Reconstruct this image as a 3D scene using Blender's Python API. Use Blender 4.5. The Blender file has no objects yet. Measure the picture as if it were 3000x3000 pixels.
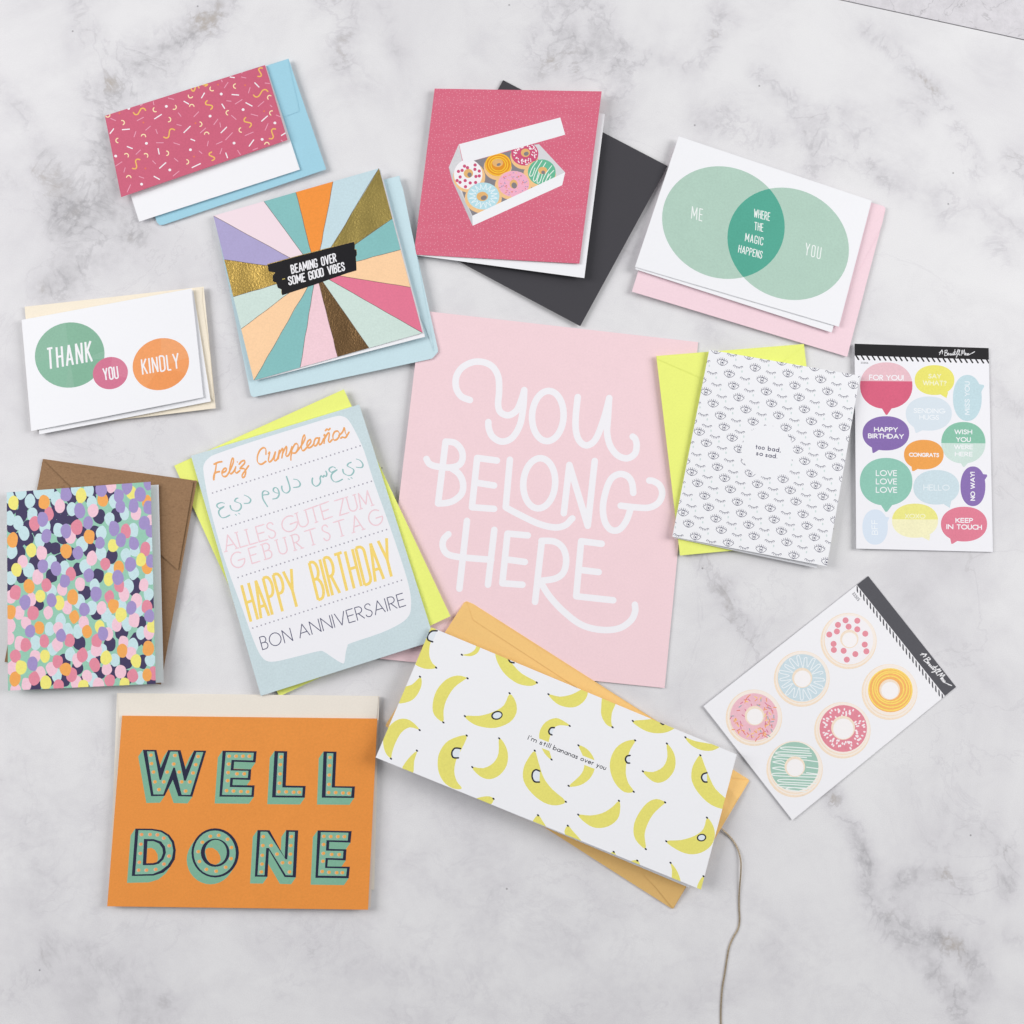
import bpy, bmesh, math, random
import numpy as np
from mathutils import Vector, Matrix
from mathutils.geometry import delaunay_2d_cdt

# ---------------------------------------------------------------- camera, world, lamps, exposure
SC = bpy.context.scene
PX = 0.00024                 # metres on the table per photo pixel
FOC = 3600.0                 # focal length in photo pixels
DIST = FOC * PX
TILT = math.radians(5.0)
CAM = Vector((0, -DIST * math.sin(TILT), DIST * math.cos(TILT)))
cd = bpy.data.cameras.new('camera'); cam = bpy.data.objects.new('camera', cd)
SC.collection.objects.link(cam)
cam.location = CAM; cam.rotation_euler = (TILT, 0, 0)
cd.sensor_width = 36; cd.lens = 36 * FOC / 3000; cd.clip_start = 0.01; cd.clip_end = 50
SC.camera = cam
wd = bpy.data.worlds.new('World'); SC.world = wd; wd.use_nodes = True
bg = wd.node_tree.nodes['Background']
bg.inputs[0].default_value = (0.95, 0.97, 1.0, 1); bg.inputs[1].default_value = 0.23
def area(name, loc, target, sx, sy, power, col):
    l = bpy.data.lights.new(name, 'AREA'); l.shape = 'RECTANGLE'; l.size = sx; l.size_y = sy
    l.energy = power; l.color = col
    o = bpy.data.objects.new(name, l); SC.collection.objects.link(o); o.location = loc
    o.rotation_euler = (Vector(target) - Vector(loc)).to_track_quat('-Z', 'Y').to_euler()
    return o
area('window_light', (-1.5, 0.38, 1.15), (-0.05, 0.03, 0), 0.9, 1.1, 23.6, (1.0, 0.98, 0.97))
area('window_light', (1.55, 0.32, 1.1), (0.05, 0.02, 0), 0.9, 1.1, 24.6, (1.0, 0.985, 0.97))
area('window_light', (0.0, 2.1, 1.7), (0, 0.1, 0), 1.6, 1.2, 8, (1.0, 0.99, 0.985))
SC.view_settings.view_transform = 'Standard'; SC.view_settings.look = 'None'
SC.view_settings.exposure = 0.0; SC.view_settings.gamma = 1.0
SC.render.engine = 'CYCLES'
SC.cycles.max_bounces = 6

# ---------------------------------------------------------------- helpers
def unproj(px, py, z):
    "the point at height z on the table that the photograph shows at this pixel"
    dx = (px - 1500) / FOC; dy = (1500 - py) / FOC
    c, s = math.cos(TILT), math.sin(TILT)
    d = Vector((dx, dy * c + s, dy * s - c))
    t = (z - CAM.z) / d.z
    return CAM + d * t

def srgb(r, g, b):
    f = lambda v: (v / 255) / 12.92 if v <= 10.3 else (((v / 255) + 0.055) / 1.055) ** 2.4
    return (f(r), f(g), f(b))

_m = {}
def paper(rgb, kind='ink'):
    "procedural paper or ink: kind = ink | board | matte | gold | foil | kraft | speckle"
    key = (rgb, kind)
    if key in _m: return _m[key]
    m = bpy.data.materials.new(f'{kind}_{rgb[0]:02x}{rgb[1]:02x}{rgb[2]:02x}'); m.use_nodes = True
    nt = m.node_tree; N = nt.nodes; L = nt.links
    b = N['Principled BSDF']
    base = srgb(*rgb)
    tc = N.new('ShaderNodeTexCoord')
    no = N.new('ShaderNodeTexNoise'); no.inputs['Scale'].default_value = 800; no.inputs['Detail'].default_value = 2
    n2 = N.new('ShaderNodeTexNoise'); n2.inputs['Scale'].default_value = 60; n2.inputs['Detail'].default_value = 4
    L.new(tc.outputs['Object'], no.inputs['Vector']); L.new(tc.outputs['Object'], n2.inputs['Vector'])
    amp = {'ink': 0.20, 'board': 0.03, 'matte': 0.10, 'gold': 0.12, 'foil': 0.35, 'kraft': 0.45, 'speckle': 0.14}[kind]
    if min(rgb) > 212 and kind == 'ink': amp = 0.04
    mx = N.new('ShaderNodeMath'); mx.operation = 'MULTIPLY_ADD'; mx.inputs[1].default_value = amp; mx.inputs[2].default_value = 1 - amp / 2
    L.new(no.outputs['Fac'], mx.inputs[0])
    m2 = N.new('ShaderNodeMath'); m2.operation = 'MULTIPLY_ADD'; m2.inputs[1].default_value = amp * 0.4; m2.inputs[2].default_value = 1 - amp * 0.2
    L.new(n2.outputs['Fac'], m2.inputs[0])
    mm = N.new('ShaderNodeMath'); mm.operation = 'MULTIPLY'; L.new(mx.outputs[0], mm.inputs[0]); L.new(m2.outputs[0], mm.inputs[1])
    vm = N.new('ShaderNodeVectorMath'); vm.operation = 'SCALE'; vm.inputs[0].default_value = base
    L.new(mm.outputs[0], vm.inputs['Scale'])
    out = vm.outputs[0]
    if kind == 'speckle':
        vo = N.new('ShaderNodeTexVoronoi'); vo.voronoi_dimensions = '2D'; vo.inputs['Scale'].default_value = 400; vo.inputs['Randomness'].default_value = 0.75
        L.new(tc.outputs['Object'], vo.inputs['Vector'])
        cr = N.new('ShaderNodeMapRange'); cr.inputs[1].default_value = 0.08; cr.inputs[2].default_value = 0.17
        cr.inputs[3].default_value = 0.38; cr.inputs[4].default_value = 0.0; L.new(vo.outputs['Distance'], cr.inputs[0])
        mi = N.new('ShaderNodeMix'); mi.data_type = 'RGBA'; L.new(cr.outputs[0], mi.inputs[0])
        L.new(out, mi.inputs[6]); mi.inputs[7].default_value = (*srgb(240, 200, 210), 1)
        out = mi.outputs[2]
        # dry-brush scuffs in the print
        sc = N.new('ShaderNodeTexNoise'); sc.inputs['Scale'].default_value = 22; sc.inputs['Detail'].default_value = 6; sc.inputs['Roughness'].default_value = 0.7
        mp = N.new('ShaderNodeMapping'); mp.inputs['Scale'].default_value = (0.7, 5, 1); mp.inputs['Rotation'].default_value = (0, 0, -0.25)
        L.new(tc.outputs['Object'], mp.inputs[0]); L.new(mp.outputs[0], sc.inputs['Vector'])
        c2 = N.new('ShaderNodeMapRange'); c2.inputs[1].default_value = 0.5; c2.inputs[2].default_value = 0.78; c2.inputs[4].default_value = 0.24
        L.new(sc.outputs['Fac'], c2.inputs[0])
        mj = N.new('ShaderNodeMix'); mj.data_type = 'RGBA'; L.new(c2.outputs[0], mj.inputs[0]); L.new(out, mj.inputs[6])
        mj.inputs[7].default_value = (*srgb(232, 150, 170), 1); out = mj.outputs[2]
    if kind == 'kraft':
        fb = N.new('ShaderNodeTexNoise'); fb.inputs['Scale'].default_value = 260; fb.inputs['Detail'].default_value = 5
        mp = N.new('ShaderNodeMapping'); mp.inputs['Scale'].default_value = (1, 2.6, 1); L.new(tc.outputs['Object'], mp.inputs[0]); L.new(mp.outputs[0], fb.inputs['Vector'])
        c2 = N.new('ShaderNodeMapRange'); c2.inputs[1].default_value = 0.58; c2.inputs[2].default_value = 0.72; c2.inputs[4].default_value = 0.5
        L.new(fb.outputs['Fac'], c2.inputs[0])
        mj = N.new('ShaderNodeMix'); mj.data_type = 'RGBA'; L.new(c2.outputs[0], mj.inputs[0]); L.new(out, mj.inputs[6])
        mj.inputs[7].default_value = (*srgb(120, 90, 65), 1); out = mj.outputs[2]
    L.new(out, b.inputs['Base Color'])
    b.inputs['Roughness'].default_value = {'ink': 0.55, 'board': 0.6, 'matte': 0.7, 'gold': 0.52, 'foil': 0.42, 'kraft': 0.85, 'speckle': 0.5}[kind]
    b.inputs['Specular IOR Level'].default_value = 0.25
    if kind == 'gold': b.inputs['Metallic'].default_value = 0.45
    if kind == 'foil': b.inputs['Metallic'].default_value = 1.0
    bp = N.new('ShaderNodeBump'); bp.inputs['Distance'].default_value = 0.0001
    bp.inputs['Strength'].default_value = {'foil': 1.0, 'gold': 0.25, 'kraft': 0.35}.get(kind, 0.08)
    if kind == 'foil':
        n3 = N.new('ShaderNodeTexNoise'); n3.inputs['Scale'].default_value = 760; n3.inputs['Detail'].default_value = 2; n3.inputs['Distortion'].default_value = 0.3
        L.new(tc.outputs['Object'], n3.inputs['Vector']); 
        n4 = N.new('ShaderNodeTexNoise'); n4.inputs['Scale'].default_value = 34; n4.inputs['Detail'].default_value = 1
        L.new(tc.outputs['Object'], n4.inputs['Vector'])
        m4 = N.new('ShaderNodeMath'); m4.operation = 'MULTIPLY_ADD'; m4.inputs[1].default_value = 10.0
        L.new(n4.outputs['Fac'], m4.inputs[0]); L.new(n3.outputs['Fac'], m4.inputs[2])
        L.new(m4.outputs[0], bp.inputs['Height']); bp.inputs['Distance'].default_value = 0.00024
    else:
        L.new(no.outputs['Fac'], bp.inputs['Height'])
    L.new(bp.outputs[0], b.inputs['Normal'])
    _m[key] = m
    return m

def link(name, me, parent=None, label=None):
    o = bpy.data.objects.new(name, me); SC.collection.objects.link(o)
    if parent is not None: o.parent = parent
    if label: o['label'] = label
    return o

def thing(name, label, cat, loc, group=None):
    o = bpy.data.objects.new(name, None); SC.collection.objects.link(o)
    o.location = loc; o.empty_display_size = 0.02
    o['label'] = label; o['category'] = cat
    if group: o['group'] = group
    return o

# ---------------------------------------------------------------- sheets of paper
def homography(q):
    src = [(0, 0), (1, 0), (1, 1), (0, 1)]; A = []; B = []
    for (u, v), (x, y) in zip(src, q):
        A.append([u, v, 1, 0, 0, 0, -u * x, -v * x]); B.append(x)
        A.append([0, 0, 0, u, v, 1, -u * y, -v * y]); B.append(y)
    h = np.linalg.solve(np.array(A, float), np.array(B, float))
    return np.append(h, 1).reshape(3, 3)

class Sheet:
    "a sheet whose four corners (TL TR BR BL) the photograph shows at these pixels, at the given heights in mm"
    def __init__(s, quad, z, bu=0.0, bv=0.0, origin=(0, 0, 0)):
        s.q = quad; s.z = [v / 1000 for v in (z if hasattr(z, '__len__') else [z] * 4)]
        s.bu = bu / 1000; s.bv = bv / 1000
        s.H = homography(quad); s.Hi = np.linalg.inv(s.H); s.o = Vector(origin)
    def uv(s, x, y):
        w = s.Hi @ np.array([x, y, 1.0]); return w[0] / w[2], w[1] / w[2]
    def px(s, u, v):
        w = s.H @ np.array([u, v, 1.0]); return w[0] / w[2], w[1] / w[2]
    def P(s, x, y, dz=0.0):
        u, v = s.uv(x, y); u = min(max(u, 0), 1); v = min(max(v, 0), 1)
        z = (s.z[0] * (1 - u) * (1 - v) + s.z[1] * u * (1 - v) + s.z[2] * u * v + s.z[3] * (1 - u) * v
             + s.bu * 4 * u * (1 - u) + s.bv * 4 * v * (1 - v))
        return unproj(x, y, z + dz) - s.o

def planar(polys, grid):
    "one non-overlapping triangulation of all polygons; returns verts and (tri, topmost polygon index)"
    V = []; F = []; E = []
    for p in polys:
        a = sum(p[i][0] * p[(i + 1) % len(p)][1] - p[(i + 1) % len(p)][0] * p[i][1] for i in range(len(p)))
        pts = p if a > 0 else p[::-1]
        n = len(V); V += [Vector(q) for q in pts]; F.append(list(range(n, n + len(pts))))
    for a, b in grid:
        n = len(V); V += [Vector(a), Vector(b)]; E.append((n, n + 1))
    vo, _, fo, _, _, _ = delaunay_2d_cdt(V, E, F, 0, 1e-5, False)
    vo = [(v[0], v[1]) for v in vo]
    va = np.array(vo); fa = np.array(fo); ce = va[fa].mean(axis=1)
    order = np.argsort(ce[:, 0]); cx = ce[order, 0]; cy = ce[order, 1]
    top = np.full(len(fo), -1); inside0 = None
    for k, p in enumerate(polys):
        q = np.array(p, float); x0, y0 = q.min(0); x1, y1 = q.max(0)
        i0, i1 = np.searchsorted(cx, x0), np.searchsorted(cx, x1)
        if i0 >= i1: continue
        sel = np.nonzero((cy[i0:i1] >= y0) & (cy[i0:i1] <= y1))[0] + i0
        if not len(sel): continue
        X = cx[sel]; Y = cy[sel]; r = np.roll(q, -1, 0); c = np.zeros(len(sel), bool)
        for (ax, ay), (bx, by) in zip(q, r):
            if ay == by: continue
            c ^= ((ay > Y) != (by > Y)) & (X < (bx - ax) * (Y - ay) / (by - ay) + ax)
        top[sel[c]] = k
        if k == 0: inside0 = set(order[sel[c]].tolist())
    res = np.empty(len(fo), int); res[order] = top
    out = []
    for i in range(len(fo)):
        if i not in inside0: continue
        f = list(fo[i])
        a, b, c = (vo[j] for j in f)
        ar = (b[0] - a[0]) * (c[1] - a[1]) - (b[1] - a[1]) * (c[0] - a[0])
        if abs(ar) < 1e-7: continue
        out.append((f if ar > 0 else f[::-1], int(res[i])))
    return vo, out

def build_sheet(name, parent, sheet, mat, t=0.35, outline=None, art=None, grid=8, label=None, dz=0.0, edge=None):
    "the sheet as a mesh with thickness; whatever is printed on it becomes meshes of its own, children of the sheet"
    out = outline or sheet.q
    sub = []
    for i in range(len(out)):
        a, b = out[i], out[(i + 1) % len(out)]
        k = max(1, int(math.dist(a, b) / 60))
        sub += [(a[0] + (b[0] - a[0]) * j / k, a[1] + (b[1] - a[1]) * j / k) for j in range(k)]
    cx = sum(p[0] for p in out) / len(out); cy = sum(p[1] for p in out) / len(out)
    tr = lambda p: (p[0] - cx, -(p[1] - cy))
    g = []
    for i in range(1, grid):
        f = i / grid
        g.append((tr(sheet.px(f, 0.002)), tr(sheet.px(f, 0.998)))); g.append((tr(sheet.px(0.002, f)), tr(sheet.px(0.998, f))))
    shapes = [([tr(p) for p in sub], mat, None)]
    if art: shapes += [([tr(p) for p in pp], mm, gg) for pp, mm, gg in art.shapes]
    if outline is None and art and len(shapes) > 120:
        vo, faces = [], []; nt_ = 8
        bb = [(min(p[0] for p in s_[0]), max(p[0] for p in s_[0]), min(p[1] for p in s_[0]), max(p[1] for p in s_[0])) for s_ in shapes]
        for i in range(nt_):
            for j in range(nt_):
                tp = [tr(sheet.px(a_ / nt_, b_ / nt_)) for a_, b_ in ((i, j), (i + 1, j), (i + 1, j + 1), (i, j + 1))]
                x0, x1, y0, y1 = min(p[0] for p in tp), max(p[0] for p in tp), min(p[1] for p in tp), max(p[1] for p in tp)
                ids = [0] + [k for k in range(1, len(shapes)) if bb[k][0] < x1 and bb[k][1] > x0 and bb[k][2] < y1 and bb[k][3] > y0]
                vt, ft = planar([tp] + [shapes[k][0] for k in ids[1:]], [])
                n = len(vo); vo += vt; faces += [([n + q_ for q_ in f], ids[k]) for f, k in ft]
    else: vo, faces = planar([s[0] for s in shapes], g)
    W = [sheet.P(v[0] + cx, -v[1] + cy, dz) for v in vo]
    bins = {}
    for f, k in faces:
        _, mm, gg = shapes[k]
        if mm is None: mm = mat
        bins.setdefault(gg, []).append((f, mm))
    # underside and edges of the sheet
    vb, fb = planar([shapes[0][0]], g)
    WB = [sheet.P(v[0] + cx, -v[1] + cy, dz - t / 1000) for v in vb]
    base = None; bins.setdefault(None, [])
    for gg in sorted(bins, key=lambda k: (k is not None, str(k))):
        vm = {}; vs = []; fs = []; mats = []; mi = []
        for f, mm in bins[gg]:
            if mm not in mats: mats.append(mm)
            mi.append(mats.index(mm)); ff = []
            for i in f:
                if i not in vm: vm[i] = len(vs); vs.append(W[i])
                ff.append(vm[i])
            fs.append(ff)
        if gg is None:
            n = len(vs); vs += WB
            if mat not in mats: mats.append(mat)
            for f, _ in fb: fs.append([n + i for i in f][::-1]); mi.append(mats.index(mat))
            em = edge or mat
            if em not in mats: mats.append(em)
            m = len(sub); n = len(vs)
            for p in sub: vs.append(sheet.P(p[0], p[1], dz))
            for p in sub: vs.append(sheet.P(p[0], p[1], dz - t / 1000))
            for i in range(m):
                j = (i + 1) % m; fs.append([n + i, n + j, n + m + j, n + m + i]); mi.append(mats.index(em))
        me = bpy.data.meshes.new(name if gg is None else gg[0])
        me.from_pydata([tuple(v) for v in vs], [], fs)
        for mm in mats: me.materials.append(mm)
        me.polygons.foreach_set('material_index', mi); me.update()
        if gg is None:
            bm_ = bmesh.new(); bm_.from_mesh(me); bmesh.ops.remove_doubles(bm_, verts=bm_.verts, dist=2e-6); bmesh.ops.delete(bm_, geom=[v_ for v_ in bm_.verts if not v_.link_faces], context='VERTS'); bm_.to_mesh(me); bm_.free()
            base = link(name, me, parent, label)
        else:
            bm_ = bmesh.new(); bm_.from_mesh(me); bmesh.ops.remove_doubles(bm_, verts=bm_.verts, dist=1e-7); bm_.to_mesh(me); bm_.free()
            link(gg[0], me, base, gg[2] if len(gg) > 2 else None)
    return base

# ---------------------------------------------------------------- printed shapes
def catmull(pts, k=6, closed=False):
    n = len(pts)
    if n < 3 and not closed: return list(pts)
    out = []
    for i in range(n if closed else n - 1):
        g = (lambda j: pts[j % n]) if closed else (lambda j: pts[min(max(j, 0), n - 1)])
        p0, p1, p2, p3 = g(i - 1), g(i), g(i + 1), g(i + 2)
        for j in range(k):
            t = j / k
            out.append(tuple(0.5 * ((2 * p1[a]) + (-p0[a] + p2[a]) * t + (2 * p0[a] - 5 * p1[a] + 4 * p2[a] - p3[a]) * t * t
                                    + (-p0[a] + 3 * p1[a] - 3 * p2[a] + p3[a]) * t ** 3) for a in (0, 1)))
    if not closed: out.append(tuple(pts[-1]))
    return out

class Art:
    def __init__(s, x0=0, y0=0, sc=1.0):
        s.f = (x0, y0, sc); s.shapes = []; s.grp = None; s.kind = 'ink'
    def frame(s, x0, y0, sc): s.f = (x0, y0, sc)
    def t(s, p): return (s.f[0] + p[0] * s.f[2], s.f[1] + p[1] * s.f[2])
    def g(s, name=None, key=0, label=None): s.grp = None if name is None else (name, key, label)
    def add(s, pts, col, kind=None):
        m = None if col is None else (col if not isinstance(col, tuple) else paper(col, kind or s.kind))
        s.shapes.append((pts, m, s.grp))
    def poly(s, pts, col, kind=None, smooth=0):
        if smooth: pts = catmull(pts, smooth, True)
        s.add([s.t(p) for p in pts], col, kind)
    def ell(s, cx, cy, rx, ry, col, rot=0, kind=None, n=28, A=None, B=None):
        c, q = math.cos(math.radians(rot)), math.sin(math.radians(rot))
        if A is None: A = (rx * c, rx * q); B = (-ry * q, ry * c)
        s.add([s.t((cx + A[0] * math.cos(a) + B[0] * math.sin(a), cy + A[1] * math.cos(a) + B[1] * math.sin(a)))
               for a in (2 * math.pi * i / n for i in range(n))], col, kind)
    def ring(s, cx, cy, rx, ry, w, col, rot=0, n=28, a0=0, a1=360):
        c, q = math.cos(math.radians(rot)), math.sin(math.radians(rot)); pts = []
        for i in range(n + 1):
            a = math.radians(a0 + (a1 - a0) * i / n); x, y = rx * math.cos(a), ry * math.sin(a)
            pts.append((cx + x * c - y * q, cy + x * q + y * c))
        s.line(pts, w, col, 0)
    def line(s, pts, w, col, smooth=5, nib=None, cap=True):
        pts = [s.t(p) for p in pts]
        if smooth and len(pts) > 2: pts = catmull(pts, smooth)
        q = [pts[0]]
        for p in pts[1:]:
            if math.dist(p, q[-1]) > 0.25: q.append(p)
        if len(q) < 2: return
        w = w * s.f[2] / 2
        dirs = []
        for a, b in zip(q, q[1:]):
            L = math.dist(a, b); dirs.append(((b[0] - a[0]) / L, (b[1] - a[1]) / L))
        def wd(d):
            if nib is None: return w
            an, lo = nib
            k = abs(d[0] * math.sin(math.radians(an)) - d[1] * math.cos(math.radians(an)))
            return w * (lo + (1 - lo) * k)
        n = len(q); Lp = []; Rp = []; brk = [False] * n
        for i in range(n):
            if i == 0 or i == n - 1:
                d = dirs[0] if i == 0 else dirs[-1]; m = 1
            else:
                a, b = dirs[i - 1], dirs[i]; dot = a[0] * b[0] + a[1] * b[1]
                if dot < 0.6: brk[i] = True
                d = (a[0] + b[0], a[1] + b[1]); L = math.hypot(*d) or 1; d = (d[0] / L, d[1] / L)
                m = 1 / max(0.6, math.sqrt(max(0, (1 + dot) / 2)))
            ww = wd(d) * m
            Lp.append((q[i][0] - d[1] * ww, q[i][1] + d[0] * ww)); Rp.append((q[i][0] + d[1] * ww, q[i][1] - d[0] * ww))
        for i in range(n - 1):
            a, b = q[i], q[i + 1]; d = dirs[i]; ww = wd(d)
            la, ra = (Lp[i], Rp[i]) if not brk[i] else ((a[0] - d[1] * ww, a[1] + d[0] * ww), (a[0] + d[1] * ww, a[1] - d[0] * ww))
            lb, rb = (Lp[i + 1], Rp[i + 1]) if not brk[i + 1] else ((b[0] - d[1] * ww, b[1] + d[0] * ww), (b[0] + d[1] * ww, b[1] - d[0] * ww))
            s.add([ra, rb, lb, la], col)
            if cap and brk[i]: s._disc(a, ww, col)
        if cap:
            s._disc(q[0], wd(dirs[0]), col); s._disc(q[-1], wd(dirs[-1]), col)
    def _disc(s, c, r, col):
        k = 8 if r < 2.5 else 14
        s.add([(c[0] + r * math.cos(2 * math.pi * i / k), c[1] + r * math.sin(2 * math.pi * i / k)) for i in range(k)], col)
    def text(s, txt, p0, p1, up, w, col, gap=0.22, font=None, cap=True, nib=None, serif=0):
        font = font or CAPS
        adv = []; x = 0
        for ch in txt:
            if ch == ' ': x += 0.42; adv.append((x, None)); continue
            gw, st = font[ch]; adv.append((x, st)); x += gw + gap
        tot = x - gap
        ux, uy = (p1[0] - p0[0]) / tot, (p1[1] - p0[1]) / tot; ul = math.hypot(ux, uy)
        for x, st in adv:
            if st is None: continue
            for kind, pts in st:
                pp = [(p0[0] + (x + a) * ux + b * up[0], p0[1] + (x + a) * uy + b * up[1]) for a, b in pts]
                s.line(pp, w, col, 0 if kind == 'l' else 4, nib=nib, cap=cap)
                if serif and kind == 'l':
                    for (a, b), e in ((pts[0], pp[0]), (pts[-1], pp[-1])):
                        if b < 0.02 or b > 0.98:
                            s.line([(e[0] - ux / ul * serif, e[1] - uy / ul * serif), (e[0] + ux / ul * serif, e[1] + uy / ul * serif)], w * 0.8, col, 0, cap=False)

def arc(cx, cy, rx, ry, a0, a1, n=8):
    return [(cx + rx * math.cos(math.radians(a0 + (a1 - a0) * i / n)), cy + ry * math.sin(math.radians(a0 + (a1 - a0) * i / n))) for i in range(n + 1)]
def _caps():
    l = 'l'; G = {}
    G['A'] = (.72, [(l, [(0, 0), (.36, 1), (.72, 0)]), (l, [(.12, .33), (.60, .33)])])
    G['B'] = (.5, [(l, [(0, 0), (0, 1)]), (l, [(0, 1)] + arc(.24, .76, .22, .24, 90, -90) + [(0, .52)]), (l, [(0, .52)] + arc(.26, .26, .24, .26, 90, -90) + [(0, 0)])])
    G['C'] = (.72, [(l, arc(.5, .5, .5, .5, 52, 308, 14))])
    G['D'] = (.66, [(l, [(0, 0), (0, 1)]), (l, [(0, 1), (.2, 1)] + arc(.2, .5, .46, .5, 90, -90, 12) + [(0, 0)])])
    G['E'] = (.46, [(l, [(.46, 1), (0, 1), (0, 0), (.46, 0)]), (l, [(0, .52), (.42, .52)])])
    G['F'] = (.44, [(l, [(.44, 1), (0, 1), (0, 0)]), (l, [(0, .52), (.4, .52)])])
    G['G'] = (.84, [(l, arc(.48, .5, .48, .5, 50, 350, 16)), (l, [(.5, .46), (.94, .46)])])
    G['H'] = (.62, [(l, [(0, 0), (0, 1)]), (l, [(.62, 0), (.62, 1)]), (l, [(0, .52), (.62, .52)])])
    G['I'] = (.02, [(l, [(0, 0), (0, 1)])])
    G['J'] = (.3, [(l, [(.3, 1), (.3, .2)] + arc(.1, .2, .2, .2, 0, -90, 5))])
    G['K'] = (.56, [(l, [(0, 0), (0, 1)]), (l, [(.54, 1), (.02, .46)]), (l, [(.12, .56), (.56, 0)])])
    G['L'] = (.42, [(l, [(0, 1), (0, 0), (.42, 0)])])
    G['M'] = (.84, [(l, [(0, 0), (.1, 1), (.42, .2), (.74, 1), (.84, 0)])])
    G['N'] = (.66, [(l, [(0, 0), (0, 1), (.66, 0), (.66, 1)])])
    G['O'] = (.94, [(l, arc(.47, .5, .47, .5, 0, 360, 18))])
    G['P'] = (.46, [(l, [(0, 0), (0, 1)]), (l, [(0, 1), (.2, 1)] + arc(.2, .73, .26, .27, 90, -90) + [(0, .46)])])
    G['R'] = (.5, [(l, [(0, 0), (0, 1)]), (l, [(0, 1), (.2, 1)] + arc(.2, .74, .26, .26, 90, -90) + [(0, .48)]), (l, [(.16, .48), (.5, 0)])])
    G['S'] = (.46, [('c', [(.43, .84), (.36, .97), (.2, 1), (.06, .9), (.05, .72), (.2, .56), (.38, .42), (.44, .24), (.34, .05), (.18, 0), (.04, .08), (0, .2)])])
    G['T'] = (.56, [(l, [(0, 1), (.56, 1)]), (l, [(.28, 1), (.28, 0)])])
    G['U'] = (.58, [(l, [(0, 1), (0, .28)] + arc(.29, .28, .29, .28, 180, 360) + [(.58, 1)])])
    G['V'] = (.68, [(l, [(0, 1), (.34, 0), (.68, 1)])])
    G['W'] = (1.02, [(l, [(0, 1), (.26, 0), (.51, .95), (.76, 0), (1.02, 1)])])
    G['X'] = (.6, [(l, [(0, 0), (.6, 1)]), (l, [(0, 1), (.6, 0)])])
    G['Y'] = (.62, [(l, [(0, 1), (.31, .48), (.62, 1)]), (l, [(.31, .48), (.31, 0)])])
    G['Z'] = (.56, [(l, [(0, 1), (.54, 1), (0, 0), (.56, 0)])])
    G['!'] = (.02, [(l, [(0, .3), (0, 1)]), (l, [(0, 0), (.01, .04)])])
    G['?'] = (.4, [('c', [(0, .8), (.08, .96), (.24, 1), (.38, .86), (.34, .66), (.2, .52), (.18, .3)]), (l, [(.18, 0), (.19, .04)])])
    G['3'] = (.4, [('c', [(.02, .88), (.18, 1), (.36, .86), (.32, .64), (.14, .54)]), ('c', [(.14, .54), (.36, .44), (.4, .22), (.24, 0), (.04, .06), (0, .16)])])
    G['0'] = (.48, [(l, arc(.24, .5, .24, .5, 0, 360, 14))])
    G['5'] = (.42, [(l, [(.38, 1), (.08, 1), (.04, .56)]), ('c', [(.04, .56), (.22, .62), (.4, .44), (.38, .16), (.2, 0), (0, .08)])])
    G['6'] = (.44, [(l, arc(.22, .28, .22, .28, 0, 360, 14)), ('c', [(.02, .36), (.1, .7), (.3, 1)])])
    for k, v in list(G.items()):
        G[k] = v
    return G
CAPS = _caps()
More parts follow.
